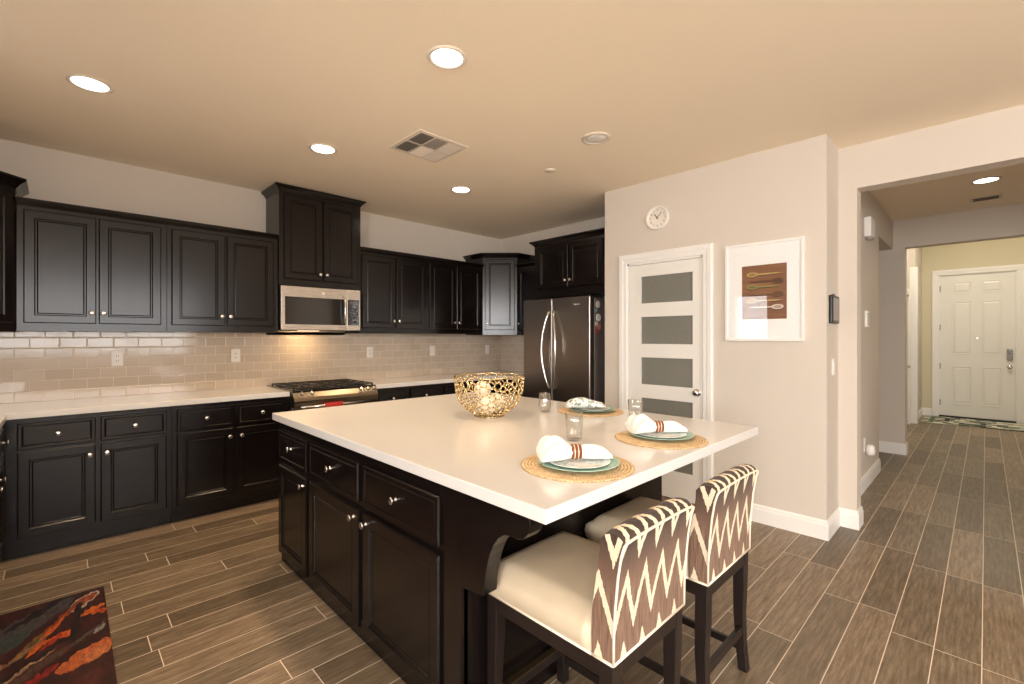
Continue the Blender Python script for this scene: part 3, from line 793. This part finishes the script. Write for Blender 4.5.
# magnets on the fridge side (facing -Y at Y = 2.703)
cols_ = [srgb(214,206,198), srgb(120,150,165), srgb(225,225,222), srgb(190,120,110), srgb(205,195,180), srgb(150,60,50)]
mags = [(3.815,1.705,.035,0,'round pale magnet, highest on the refrigerator side'),(3.785,1.645,.018,1,'small blue magnet below the highest one'),(3.825,1.575,.038,2,'round white magnet in the middle of the refrigerator side'),(3.79,1.515,.022,4,'small beige magnet under the white one'),(3.835,1.485,.032,3,'pinkish magnet second from the bottom'),(3.80,1.44,.026,5,'dark red magnet, lowest on the refrigerator side')]
YS = 3.605-fw+.003
for x, z, r, ci, lab in mags:
    m = MB(); m.lathe([(r,0),(r,-.004),(r*.85,-.006),(r*.8,-.0045),(.001,-.005)], (x, YS, z), 'Y', 20)
    tag(sharp_smooth(m.build('refrigerator_magnet', simple('magnet_enamel', cols_[ci], .35, nscale=60, var=.2))), lab, 'magnet', 'magnets on the refrigerator side')

# ------------------------------------------------------------------ stools
def bar_stool(label):
    """front of seat towards +Y; local origin at floor below the seat's rear-left corner; width along x"""
    W_, D_ = .410, .515; zf = .498
    r = thing('bar_stool', label, 'stool', group='counter stools with zigzag backs')
    # seat cushion
    nx_, ny_ = 14, 16; m = MB()
    def pt(u, v, top):
        x = u*W_; y = .075 + v*(D_-.075)
        ex = min(u, 1-u)*2; ey = min(1-v, 1)*2 if v > .5 else 1
        if top:
            f = (1-(1-min(1, ex*3.6))**2.6)**.5 * (1-(1-min(1, ey*4))**2.6)**.5
            return (x, y, zf+.080+.030*f + .016*math.sin(PI*u)*math.sin(PI*min(1, v*1.1)))
        return (x, y, zf)
    g = [[m.bm.verts.new(pt(i/nx_, j/ny_, True)) for i in range(nx_+1)] for j in range(ny_+1)]
    for j in range(ny_):
        for i in range(nx_): m.bm.faces.new((g[j][i], g[j][i+1], g[j+1][i+1], g[j+1][i]))
    bound = [g[0][i] for i in range(nx_+1)] + [g[j][nx_] for j in range(1, ny_+1)] + [g[ny_][i] for i in range(nx_-1, -1, -1)] + [g[j][0] for j in range(ny_-1, 0, -1)]
    cx_, cy_ = W_/2, D_/2
    def off(v, z, o_):
        d = Vector((max(-1, min(1, (v.x-cx_)/(W_/2)*1.0)), max(-1, min(1, (v.y-cy_)/(D_/2)))))
        ax = o_ if abs(abs(v.x-cx_)-W_/2) < .004 else 0
        ay = o_ if v.y > D_-.004 else 0
        return (v.x + math.copysign(ax, v.x-cx_), v.y+ay, z)
    prev = bound
    for z, o_ in ((zf+.070, .010), (zf+.045, .014), (zf+.022, .011), (zf+.004, .001), (zf, -.002)):
        cur = [m.bm.verts.new(off(v.co, z, o_)) for v in bound]
        n = len(bound)
        for i in range(n): m.bm.faces.new((prev[i], prev[(i+1) % n], cur[(i+1) % n], cur[i]))
        prev = cur
    m.bm.faces.new(list(reversed(prev)))
    m.build('seat', M['leather'], r, smooth=True)['label'] = 'cream leather seat'
    pz = zf+.002
    MB().tube([(-.001,.07,pz),(-.001,D_,pz),(W_+.001,D_,pz),(W_+.001,.07,pz)], .0042, 8).build('seat_piping', M['piping'], r, smooth=True)
    # backrest: side profile (y, z), thick, rolled top, reclining
    rear = [(.0, zf+.002),(-.001,.58),(-.006,.66),(-.014,.74),(-.024,.80),(-.032,.838)]
    top = [(-.026,.851),(-.010,.860),(.010,.860),(.030,.852),(.044,.836)]
    frn = [(.052,.80),(.060,.74),(.070,.68),(.076,.62),(.078,.56),(.075,zf+.002)]
    prof = rear+top+frn
    s_ = [0]
    for a, b in zip(prof, prof[1:]): s_.append(s_[-1]+math.hypot(b[0]-a[0], b[1]-a[1]))
    m = MB(); uvl = m.bm.loops.layers.uv.new('UVMap')
    N = 16
    def shp(i, k):
        u = i/N; y, z = prof[k]
        # round the top front corners and bulge the middle of the front a little
        bul = math.sin(PI*u)
        if k >= len(rear)+1: y += .010*(bul-.6) if k >= len(rear)+len(top) else 0
        x = u*W_
        if k >= len(rear)-1 and k < len(rear)+len(top)+1: z -= .010*(1-bul**.35)
        if k > 5: x = W_/2+(x-W_/2)*(1.0 if k > 13 else .985)
        return Vector((x, y, z))
    V = [[m.bm.verts.new(shp(i, k)) for k in range(len(prof))] for i in range(N+1)]
    for i in range(N):
        for k in range(len(prof)-1):
            f = m.bm.faces.new((V[i][k], V[i+1][k], V[i+1][k+1], V[i][k+1]))
            for l, (a, b) in zip(f.loops, ((i,k),(i+1,k),(i+1,k+1),(i,k+1))): l[uvl].uv = (a/N*W_, s_[b])
    for i in (0, N):
        f = m.bm.faces.new(V[i])
        for l in f.loops:
            l[uvl].uv = ((-l.vert.co.y if i == 0 else W_+l.vert.co.y), l.vert.co.z-zf)
    bt_ = m.bm.faces.new([V[i][0] for i in range(N+1)] + [V[i][-1] for i in range(N, -1, -1)])
    b = m.build('backrest', M['ikat'], r, smooth=False); sharp_smooth(b, 50); b['label'] = 'zigzag brown and cream upholstered back'
    # piping around rear face
    kr = len(rear)-1
    loop = [(-.001, y-.001, z) for y, z in rear[:-1]] + [(0, rear[-1][0]-.002, rear[-1][1]-.009)]
    topl = [(u*W_, rear[-1][0]-.002, rear[-1][1]-.010*(1-math.sin(PI*u)**.35)+.001) for u in (.03,.1,.25,.5,.75,.9,.97)]
    other = [(W_-p[0], p[1], p[2]) for p in reversed(loop)]
    MB().tube(loop+topl+other, .0038, 8).tube([(0,0,pz),(W_,0,pz)], .0042, 8).tube([(-.001,0,pz),(-.001,.07,pz)], .0042, 8).tube([(W_+.001,0,pz),(W_+.001,.07,pz)], .0042, 8).build('back_piping', M['piping'], b, smooth=True)
    # frame
    m = MB(); z0_, z1_ = .445, zf-.001
    m.box(.004, .004, z0_, W_-.004, .030, z1_).box(.004, D_-.030, z0_, W_-.004, D_-.004, z1_).box(.004, .03, z0_, .030, D_-.03, z1_).box(W_-.030, .03, z0_, W_-.004, D_-.03, z1_)
    m.build('seat_frame', M['esp_dark'], r, bevel=.002)
    for sx in (0, 1):
        for sy in (0, 1):
            lps = []
            for z, w_, bow in ((z1_-.0005,.046,0),(.36,.045,.002),(.24,.040,.008),(.10,.036,.004),(.0,.036,-.006)):
                x0_ = 0.002 if sx == 0 else W_-.002-w_
                y0_ = .002+bow if sy == 0 else D_-.002-w_
                lps.append([(x0_,y0_,z),(x0_+w_,y0_,z),(x0_+w_,y0_+w_,z),(x0_,y0_+w_,z)])
            MB().loops(lps).build('leg', M['esp_dark'], r, bevel=.003)
    MB().box(.035, .014, .15, W_-.035, .032, .185).build('stretcher', M['esp_dark'], r, bevel=.002)
    fs = MB().box(.035, D_-.034, .115, W_-.035, D_-.012, .150).build('stretcher', M['esp_dark'], r, bevel=.002)
    MB().box(.045, D_-.036, .1505, W_-.045, D_-.010, .1535).build('foot_rail_plate', M['brass'], fs)
    for x in (.012, W_-.030): MB().box(x, .038, .078, x+.018, D_-.038, .108).build('stretcher', M['esp_dark'], r, bevel=.002)
    return r
s1 = bar_stool('cream leather counter stool with zigzag back, nearest the camera under the island corner')
s1.location = (1.055, .697, 0); s1.rotation_euler = (0, 0, 0)
s2 = copy_tree(s1); s2['label'] = 'cream leather counter stool with zigzag back, farther right of its twin'
s2.location = (1.637, .690, 0); s2.rotation_euler = (0, 0, 0)

# ------------------------------------------------------------------ table settings
CT = .9152
def placemat(x, y, label):
    m = MB(); pr_ = []
    R_ = .203
    for k in range(1, 18):
        rr_ = R_*k/17; pr_.append((rr_-.004, .0045)); pr_.append((rr_, .0058 if k < 17 else .003))
    m.lathe([(R_*.98, 0)] + [(R_, .003)] + list(reversed([(a, b) for a, b in pr_[:-1]])) + [(.0008, .0045)], (0,0,0), 'Z', 72)
    o = m.build('placemat', M['straw'], loc=(x, y, CT), smooth=True)
    return tag(o, label, 'placemat', 'round woven straw placemats')
def plate(x, y, z, R_, hgt, mat, label, group, name='dinner_plate'):
    m = MB(); th = .003
    prof = [(R_*.55,0),(R_*.6,.001),(R_*.98,hgt-.001),(R_,hgt),(R_*.985,hgt+.0012),(R_*.95,hgt),(R_*.66,.0055),(R_*.6,.0042),(.0008,.004)]
    o = m.lathe(prof, (0,0,0), 'Z', 64).build(name, mat, loc=(x, y, z), smooth=True)
    return tag(o, label, 'plate', group)
def blob(pts_r, n=14):
    m = MB(); m.tube([p for p, _ in pts_r], [r for _, r in pts_r], n); return m
def napkin_ringed(x, y, z, ang, tagtext, ringlab, grp):
    # bunched fan of cloth on one side of the ring, tapered tails on the other
    n = 40; secs = []
    S = [(-.135,.020,.075),(-.125,.055,.098),(-.10,.078,.100),(-.07,.080,.086),(-.045,.066,.058),(-.022,.046,.024),(0,.043,.0215),(.022,.044,.024),(.045,.050,.036),(.08,.046,.046),(.115,.032,.042),(.138,.010,.030)]
    lps = []
    for s_, hh, ww in S:
        lp = []
        for i in range(n):
            a = 2*PI*i/n; rip = 1+(.16 if abs(s_) > .03 else .05)*math.sin(7*a+s_*40)*(.5+.5*math.sin(a))
            zz = math.sin(a); 
            lp.append((s_, ww*math.cos(a)*rip, (hh*.5*(1+zz))*(rip if zz > 0 else 1)+ (.003 if abs(s_) < .03 else 0)))
        lps.append(lp)
    m = MB().loops(lps)
    o = m.build('napkin', M['napkin'], loc=(x, y, z), rot=(0, 0, ang), smooth=True, sub=1)
    tag(o, tagtext, 'napkin', grp)
    m = MB(); lps = []
    for xx, rr_ in ((-.021,.0235),(-.021,.0262),(-.007,.0272),(.007,.0272),(.021,.0262),(.021,.0235)):
        lps.append([(xx, rr_*math.cos(2*PI*i/28), rr_*math.sin(2*PI*i/28)+.0260) for i in range(28)])
    lps.append(lps[0]); m.loops(lps, False, False)
    ro = m.build('napkin_ring', M['ring'], loc=(x, y, z), rot=(0, 0, ang), smooth=True)
    tag(ro, ringlab, 'napkin ring', 'banded napkin rings')
MA = YAW - PI/2     # direction of the picture's horizontal at the island
placemat(1.333, 1.035, 'round straw placemat nearest the front corner of the island')
placemat(1.955, 1.040, 'round straw placemat nearest the right corner of the island')
placemat(2.365, 1.730, 'round straw placemat farthest back, beside the lone stemless glass')
for (x, y, a_, b_) in ((1.335,1.030,'front','front corner placemat'), (1.985,1.055,'right','right corner placemat')):
    plate(x, y, CT+.0062, .146, .014, M['mint'], 'mint green dinner plate on the %s' % b_, 'mint dinner plates')
    plate(x+.005, y+.004, CT+.0112, .115, .010, M['plate_pat'], 'white patterned salad plate under the ringed napkin on the %s' % b_, 'white salad plates', 'salad_plate')
    napkin_ringed(x+.000, y+.014, CT+.0225, MA+.10, 'white linen napkin gathered in a ring on the %s' % b_, 'brown and cream banded ring round the napkin on the %s' % b_, 'white ringed napkins')
plate(2.365, 1.720, CT+.0062, .142, .016, M['mint'], 'mint green dinner plate on the farthest placemat', 'mint dinner plates')
plate(2.372, 1.716, CT+.0132, .105, .011, M['white_glaze'], 'white salad plate on the farthest placemat', 'white salad plates', 'salad_plate')
# folded patterned napkin
m = MB(); n = 36; lps = []
for s_, hh, ww in ((-.125,.012,.03),(-.115,.036,.055),(-.08,.058,.068),(-.04,.062,.07),(0,.060,.068),(.03,.048,.06),(.06,.040,.052),(.10,.034,.045),(.125,.012,.03)):
    lps.append([(s_, ww*math.cos(2*PI*i/n)*(1+.07*math.sin(5*2*PI*i/n+s_*30)), hh*.5*(1+math.sin(2*PI*i/n)*(1+.10*math.sin(6*2*PI*i/n+s_*35)))) for i in range(n)])
m.loops(lps)
tag(m.build('napkin', M['napkin_pat'], loc=(2.335, 1.745, CT+.0265), rot=(0,0,MA+.05), smooth=True, sub=1), 'white napkin with dark leafy print folded on the farthest plate', 'napkin')
# glasses
def stemless(x, y, label, h=.118, r=.040):
    out = [(r*.55,0),(r*.78,.006),(r*.98,.030),(r*1.0,.045),(r*.92,.08),(r*.80,h)]
    inn = [(r*.77,h),(r*.89,.08),(r*.965,.045),(r*.94,.032),(r*.7,.010),(.0008,.007)]
    o = MB().lathe(out+inn, (0,0,0), 'Z', 40).build('stemless_glass', M['wineglass'], loc=(x, y, CT), smooth=True)
    return tag(o, label, 'glass')
def ribbed(x, y, label, h=.125, r=.041):
    m = MB(); n = 48; lps = []
    for k, (f, z) in enumerate(((.72,0),(.80,.004),(.86,.04),(.93,.08),(1.0,h),(.96,h),(.89,.08),(.82,.04),(.70,.010),(.01,.0095))):
        lps.append([((r*f+(.0011*math.cos(i*PI*2/3) if .003 < z < .11 else 0))*math.cos(2*PI*i/n), (r*f+(.0011*math.cos(i*PI*2/3) if .003 < z < .11 else 0))*math.sin(2*PI*i/n), z) for i in range(n)])
    m.loops(lps)
    o = m.build('ribbed_glass', M['wineglass'], loc=(x, y, CT), smooth=True)
    return tag(o, label, 'glass', 'ribbed tumblers')
stemless(2.150, 1.920, 'clear stemless wine glass standing alone right of the gold bowl')
ribbed(1.655, 1.300, 'clear ribbed tumbler behind the front corner plate')
ribbed(2.225, 1.330, 'clear ribbed tumbler behind the right corner plate')

# ------------------------------------------------------------------ gold bowl
def gold_bowl(x, y):
    r = thing('gold_bowl', 'woven gold wire bowl standing on the island', 'bowl', (x, y, CT))
    R_, Hh = .203, .235
    bm = bmesh.new(); N = 420
    for i in range(N):
        zz = 1-2*(i+.5)/N; t = i*2.399963+random.uniform(-.09,.09); zz = max(-.999, min(.999, zz+random.uniform(-.02,.02))); q = math.sqrt(1-zz*zz)
        bm.verts.new((q*math.cos(t), q*math.sin(t), zz))
    res = bmesh.ops.convex_hull(bm, input=bm.verts)
    bm.faces.ensure_lookup_table()
    cen = {f: f.calc_center_median().normalized() for f in bm.faces}
    m = MB()
    def P(v, zr=None):
        # map unit sphere (z<=0 half) to the bowl
        z = v.z; rad = math.hypot(v.x, v.y)
        zz = Hh*(1+z)
        prof = R_*(max(0, 1-max(0, -z)**2.5))**.46
        prof = max(prof, .0)
        if zz < .008: zz = .006; 
        k = prof/max(rad, 1e-6)
        return Vector((v.x*k, v.y*k, max(.006, zz)))
    for e in bm.edges:
        if len(e.link_faces) != 2: continue
        a, b = cen[e.link_faces[0]], cen[e.link_faces[1]]
        if a.z > .02 or b.z > .02 : continue
        pa, pb = P(a), P(b)
        if (pa-pb).length < 1e-4: continue
        m.tube([pa, pb], .0041, 6)
    bm.free()
    m.tube([(R_*math.cos(2*PI*i/64), R_*math.sin(2*PI*i/64), Hh+.003*math.sin(9*2*PI*i/64)) for i in range(64)], .0036, 6, closed=True)
    m.tube([(.085*math.cos(2*PI*i/40), .085*math.sin(2*PI*i/40), .0045) for i in range(40)], .004, 6, closed=True)
    m.build('woven_shell', M['gold'], r, smooth=True)
gold_bowl(1.803, 2.045)
for bx, by, bz, rr_, lab in ((-.045,-.035,.075,.058,'cream ball in the gold bowl, lower left'),(.060,.015,.072,.055,'cream ball in the gold bowl, lower right'),(-.005,.055,.155,.050,'cream ball resting on top of the others in the gold bowl')):
    m = MB(); m.lathe([(.0005,-rr_)]+[(rr_*math.sin(PI*k/14)+.0001, -rr_*math.cos(PI*k/14)) for k in range(1,14)]+[(.0005,rr_)], (0,0,0), 'Z', 24)
    tag(m.build('decorative_ball', M['ball'], loc=(1.803+bx, 2.045+by, CT+bz), smooth=True), lab, 'ball', 'cream balls in the gold bowl')

# ------------------------------------------------------------------ ceiling fittings
def can(x, y, label, power=P_CAN, visible=True, col=WARM):
    r = thing('recessed_light', label, 'ceiling light', (x, y, H), group='recessed ceiling lights')
    m = MB(); m.lathe([(.098,0),(.098,-.004),(.090,-.008),(.078,-.006),(.076,0)], (0,0,0), 'Z', 40); 
    m.build('trim_ring', M['vent_white'], r, smooth=True)
    MB().lathe([(.0765,-.001),(.0765,-.003),(.05,-.005),(.001,-.0055)], (0,0,0), 'Z', 32).build('lamp_lens', M['lamp'], r, smooth=True)
    area('can_lamp', (x, y, H-.012), (0,0,0), .14, .14, power, col, math.radians(118), 'DISK')
can(.121, 3.42, 'lit recessed ceiling light farthest left')
can(1.367, 1.866, 'lit recessed ceiling light nearest the camera, top centre')
can(1.38, 3.405, 'lit recessed ceiling light between the left one and the air vent')
can(2.68, 3.44, 'lit recessed ceiling light farthest right in the kitchen, beyond the vent')
can(5.808, 0.0, 'lit recessed ceiling light in the hallway', 2.2)
area('living_can_lamp', (1.4, -1.2, H-.012), (0,0,0), .14, .14, P_CAN, WARM, math.radians(150), 'DISK')
area('living_can_lamp', (-1.2, -1.2, H-.012), (0,0,0), .14, .14, P_CAN, WARM, math.radians(150), 'DISK')
area('foyer_lamp', (9.0, -.1, HF-.05), (0,0,0), .35, .35, P_FOYER, (1,.95,.78), None, 'DISK')
# vent
vt = thing('ceiling_vent', 'white square ceiling air vent with louvres', 'vent', (1.913, 2.838, H))
hw = .205
m = MB(); m.box(-hw,-hw,-.006,hw,-hw+.03,0).box(-hw,hw-.03,-.006,hw,hw,0).box(-hw,-hw+.03,-.006,-hw+.03,hw-.03,0).box(hw-.03,-hw+.03,-.006,hw,hw-.03,0)
m.box(-hw+.03,-.006,-.008,hw-.03,.006,0).box(-.062,-hw+.03,-.008,-.052,hw-.03,0).box(.052,-hw+.03,-.008,.062,hw-.03,0)
m.build('vent_frame', M['vent_white'], vt)
MB().box(-hw+.028,-hw+.028,-.0015,hw-.028,hw-.028,0).build('vent_backing', M['vent_dark'], vt)
for ix, (xa, xb) in enumerate(((-.175,-.062),(-.052,.052),(.062,.175))):
    for iy, (ya, yb) in enumerate(((-.175,-.006),(.006,.175))):
        m = MB(); along = (ix != 1) if False else True
        tilt = -38 if ix == 0 else 38
        if ix == 1: tilt = 38 if iy == 0 else -38
        if ix != 1:
            n_ = 6
            for k in range(n_):
                x = xa+(xb-xa)*(k+.5)/n_; m.box(-.008, ya, -.0008, .008, yb, .0008, Matrix.Translation((x,0,-.0075)) @ Matrix.Rotation(math.radians(tilt), 4, 'Y'))
        else:
            n_ = 9
            for k in range(n_):
                y = ya+(yb-ya)*(k+.5)/n_; m.box(xa, -.008, -.0008, xb, .008, .0008, Matrix.Translation((0,y,-.0075)) @ Matrix.Rotation(math.radians(tilt), 4, 'X'))
        m.build('louvre_bank', M['vent_white'], vt)
sp = thing('ceiling_speaker', 'round white recessed ceiling fixture, unlit, right of the vent', 'ceiling fixture', (2.656, 1.895, H))
sharp_smooth(MB().lathe([(.098,0),(.098,-.006),(.086,-.010),(.078,-.006),(.078,0)], n=40).build('outer_ring', M['vent_white'], sp))
MB().lathe([(.078,-.001),(.078,-.004),(.04,-.008),(.001,-.009)], n=32).build('inner_lens', M['white_plastic'], sp, smooth=True)
o = MB().lathe([(.045,0),(.045,-.006),(.036,-.012),(.001,-.013)], n=28).build('smoke_sensor', M['vent_white'], loc=(2.893, 2.524, H), smooth=True)
tag(o, 'tiny round ceiling sensor behind the unlit round fixture', 'sensor')
m = MB(); m.box(-.085,-.115,-.008,.085,.115,0)
hv = thing('hallway_vent', 'small rectangular ceiling vent in the hallway', 'vent', (6.55, 0.0, H))
m.build('vent_frame', M['vent_white'], hv, bevel=.002)
m = MB()
for k in range(5): m.box(-.065+k*.028, -.09, -.010, -.053+k*.028, .09, -.0078)
m.build('vent_slot', M['vent_dark'], hv)

# ------------------------------------------------------------------ wall fittings
G3 = 'white outlets on the backsplash'
def outlet(x, z, label, switch=False):
    r = thing('wall_outlet', label, 'outlet', (x, YB-.0092, z), 0, G3)
    MB().box(-.037,-.006,-.06,.037,0,.06).build('cover_plate', M['white_plastic'], r, bevel=.003)
    s_ = MB().box(-.017,-.0085,-.034,.017,-.0055,.034).build('socket_insert', M['white_plastic'], r, bevel=.0015)
    if not switch:
        m = MB()
        for zz in (-.018, .018): m.box(-.008,-.0088,zz-.006,-.005,-.0083,zz+.006).box(.005,-.0088,zz-.006,.008,-.0083,zz+.006)
        m.build('slots', M['black'], s_)
for x, l, s_ in ((.328,'white outlet farthest left on the tiled wall',False),(1.150,'white outlet on the tiled wall just left of the range',False),(2.463,'white outlet on the tiled wall just right of the range',False),(3.292,'white outlet on the tiled wall left of the corner',True),(4.190,'white outlet on the tiled wall nearest the refrigerator',True)):
    outlet(x, 1.212, l, s_)
# clock on the pantry wall (faces -X)
ck = thing('wall_clock', 'round white wall clock above the pantry door', 'clock', (PX, 2.000, 2.415), -PI/2)
sharp_smooth(MB().lathe([(.100,0),(.104,-.004),(.104,-.022),(.100,-.028),(.090,-.026),(.086,-.014)], n=48, axis='Y').build('clock_rim', M['white_plastic'], ck))
face = MB().lathe([(.088,-.010),(.088,-.014),(.001,-.0141)], n=48, axis='Y').build('clock_face', simple('clock_face_paper', srgb(236,228,214), .5), ck)
for k in range(1, 13):
    me = text_mesh(str(k), .026, .0004); me.materials.append(M['grey_plastic'])
    o = bpy.data.objects.new('clock_number', me); C.objects.link(o); o.parent = face
    a = PI/2-k*PI/6; o.location = (.068*math.cos(a), -.0146, .068*math.sin(a)); o.rotation_euler = (PI/2, 0, 0)
def hand(l, w_, clock_deg, y, nm):
    m = MB(); m.box(-w_/2, -.001, -.012, w_/2, .001, l)
    o = m.build(nm, M['black'], ck, loc=(0, y, 0), rot=(0, math.radians(clock_deg), 0)); return o
hand(.045, .006, -38, -.017, 'hour_hand'); hand(.062, .004, 42, -.019, 'minute_hand')
# framed print
pf = thing('framed_print', 'white framed print of wooden spoons hanging right of the pantry door', 'picture', (PX-.001, 1.425, 1.35), -PI/2)
FW, FH = .538, .735
m = MB()
for a, b, c, d in ((0,0,FW,.02),(0,FH-.02,FW,FH),(0,.02,.02,FH-.02),(FW-.02,.02,FW,FH-.02)): m.box(a, -.022, b, c, 0, d)
m.build('picture_frame', M['trim'], pf, bevel=.003)
px0, px1, pz0, pz1 = 1.425-1.303, 1.425-.997, 1.512-1.35, 1.914-1.35
m = MB()
for a, b, c, d in ((.019,.019,FW-.019,pz0),(.019,pz1,FW-.019,FH-.019),(.019,pz0,px0,pz1),(px1,pz0,FW-.019,pz1)): m.box(a, -.012, b, c, -.008, d)
m.build('mat_board', simple('mat_board', srgb(250,248,245), .7, var=.005), pf)
wd = srgb(118,78,52)
spoons = []
for cz, side, c1 in ((.83,0,srgb(196,160,96)),(.70,1,srgb(104,66,40)),(.60,0,srgb(150,140,76)),(.46,1,srgb(120,80,50)),(.34,0,srgb(205,170,120)),(.22,1,srgb(226,206,190))):
    bx = .24 if side == 0 else .80
    spoons.append((.52, cz-.012, .36, .018, 0, srgb(60,36,24))); spoons.append((.52, cz, .36, .014, 0, c1))
    spoons.append((bx, cz-.012, .135, .052, 0, srgb(60,36,24))); spoons.append((bx, cz, .13, .046, 0, c1)); spoons.append((bx, cz, .09, .028, 0, tuple(v*.55 for v in c1[:3])+(1,)))
pm = marks('spoon_print', wd, spoons, 0.01, 10, .6, 'UV', (2, .5, 6, srgb(150,102,68)))
m = MB(); uvl = m.bm.loops.layers.uv.new('UVMap')
f = m.quad([(px0,-.0085,pz0),(px1,-.0085,pz0),(px1,-.0085,pz1),(px0,-.0085,pz1)])
for l, q in zip(f.loops, ((0,0),(1,0),(1,1),(0,1))): l[uvl].uv = q
m.build('art_print', pm, pf)
MB().box(.0205, -.018, .0205, FW-.0205, -.015, FH-.0205).build('picture_glass', M['glass'], pf)
MB().box(.02, -.006, .02, FW-.02, 0, FH-.02).build('backing_board', M['vent_dark'], pf)
# tablet / keypad on the return wall facing -Y
tb = thing('wall_keypad', 'dark grey wall keypad on the pantry corner return', 'keypad', (3.885, PY0, 1.572))
MB().box(-.112,-.022,-.098,.112,0,.098).build('keypad_case', M['black'], tb, bevel=.008, seg=3)
MB().box(-.092,-.026,-.078,.092,-.021,.078).build('keypad_screen', M['screen'], tb, bevel=.003)
MB().box(-.03,-.014,.098,.03,-.004,.108).build('mount_clip', M['black'], tb, bevel=.002)
sw = thing('light_switch', 'white light switch below the grey wall keypad', 'light switch', (3.90, PY0, 1.17))
MB().box(-.036,-.006,-.06,.036,0,.06).build('cover_plate', M['white_plastic'], sw, bevel=.003)
MB().box(-.016,-.010,-.033,.016,-.005,.033).build('rocker', M['white_plastic'], sw, bevel=.002)
# hall items
ch = thing('door_chime', 'white door chime box high on the hallway left wall', 'door chime', (5.29, HY, 2.37))
MB().box(-.11,-.055,-.085,.11,0,.095).build('chime_cover', M['white_plastic'], ch, bevel=.012, seg=3)
MB().lathe([(.03,-.10),(.036,-.085),(.001,-.084)], (0,-.03,0), 'Z', 16).build('sensor_dome', M['grey_plastic'], ch)
th = thing('thermostat', 'small thermostat with dark face on the hallway left wall', 'thermostat', (5.27, HY, 1.545))
MB().box(-.05,-.022,-.075,.05,0,.075).build('thermostat_case', M['white_plastic'], th, bevel=.006)
MB().box(-.035,-.025,-.055,.035,-.021,.055).build('display', M['black_glass'], th)
wo_ = thing('hallway_outlet', 'white wall outlet low on the hallway left wall', 'outlet', (5.22, HY, .40))
MB().box(-.037,-.006,-.06,.037,0,.06).build('cover_plate', M['white_plastic'], wo_, bevel=.003)
af = thing('plug_in_freshener', 'white plug-in air freshener in the low hallway outlet', 'air freshener', (5.24, HY-.0065, .36))
MB().lathe([(.024,-.05),(.034,-.035),(.036,0),(.030,.03),(.016,.045),(.001,.047)], (0,-.036,0), 'Z', 20).build('freshener_body', M['white_plastic'], af, smooth=True)
MB().box(-.018,-.030,-.02,.018,0,.02).build('plug', M['grey_plastic'], af)

# ------------------------------------------------------------------ mats
def flat_mat(name, poly, h, mat, label, cat):
    m = MB(); uvl = m.bm.loops.layers.uv.new('UVMap'); m.prism(poly, 'Z', .0005, h)
    xs = [p[0] for p in poly]; ys = [p[1] for p in poly]
    for f in m.bm.faces:
        for l in f.loops: l[uvl].uv = ((l.vert.co.x-min(xs))/(max(xs)-min(xs)), (l.vert.co.y-min(ys))/(max(ys)-min(ys)))
    return tag(m.build(name, mat, bevel=.003), label, cat)
# kitchen mat : x -.28..0.165 ; y 2.15..3.41 ; u right, v away
g_ = srgb
km = marks('kitchen_mat_print', g_(46,22,20), [
    (.30,.86,.42,.07,.25,g_(78,72,76)), (.10,.74,.26,.05,.2,g_(66,74,74)), (.42,.93,.30,.022,.3,g_(34,22,24)),
    (.80,.915,.15,.045,.35,g_(190,186,178)), (.80,.915,.13,.036,.35,g_(172,88,58)),
    (.86,.825,.12,.018,.15,g_(214,112,42)), (.93,.80,.08,.015,0,g_(196,84,40)), (.55,.80,.26,.020,.55,g_(150,72,30)),
    (.48,.73,.18,.022,.6,g_(206,98,34)), (.60,.70,.14,.018,.1,g_(220,104,44)), (.52,.68,.10,.016,.3,g_(176,52,34)), (.36,.70,.12,.02,.4,g_(120,92,44)),
    (.72,.76,.16,.035,1.3,g_(40,22,26)), (.85,.74,.06,.03,0,g_(78,28,34)), (.22,.64,.30,.012,.3,g_(150,112,80)), (.40,.60,.34,.010,.3,g_(30,16,16)),
    (.80,.655,.16,.012,.3,g_(96,88,84)), (.90,.665,.05,.016,.4,g_(160,158,150)), (.50,.57,.26,.02,.25,g_(90,62,54)), (.30,.55,.26,.008,.3,g_(168,138,110)),
    (.80,.53,.24,.045,.2,g_(206,110,62)), (.86,.52,.12,.028,.1,g_(220,134,84)), (.45,.50,.14,.02,.2,g_(150,36,32)),
    (.20,.40,.25,.05,0,g_(120,60,36)), (.70,.36,.2,.06,.2,g_(90,40,34)), (.3,.2,.3,.06,0,g_(70,60,56)), (.7,.12,.22,.05,0,g_(180,90,44))], .075, 13, .45, 'UV', (6, 1, 2, g_(78,34,28)), mottle=.75)
flat_mat('kitchen_mat', [(-.243,1.95),(.160,1.95),(.176,3.405),(-.240,3.405)], .010, km, 'dark red kitchen mat with painted fruit on the floor by the left cabinets', 'mat')
def mk_doormat():
    t = NT('door_mat_weave'); s3 = t.sep(t.coords())
    r = t.math('FLOOR', t.math('DIVIDE', s3[0], .085)); c_ = t.math('FLOOR', t.math('DIVIDE', t.math('ADD', s3[1], t.math('MULTIPLY', t.math('FRACT', t.math('MULTIPLY', r, .5)), .12)), .12))
    wn = t.n('ShaderNodeTexWhiteNoise', noise_dimensions='2D'); t.t.links.new(t.comb(r, c_), wn.inputs[0])
    c = t.ramp(wn.outputs[0], [(0, g_(60,58,54)), (.22, g_(186,182,160)), (.45, g_(128,138,118)), (.7, g_(222,218,200)), (.9, g_(96,104,96))]); c.node.color_ramp.interpolation = 'CONSTANT'
    t.set(Base_Color=c, Roughness=.9); return t.m
flat_mat('door_mat', [(10.02,-.75),(10.86,-.75),(10.86,.74),(10.02,.74)], .012, mk_doormat(), 'patterned green and cream mat in front of the front door', 'mat')
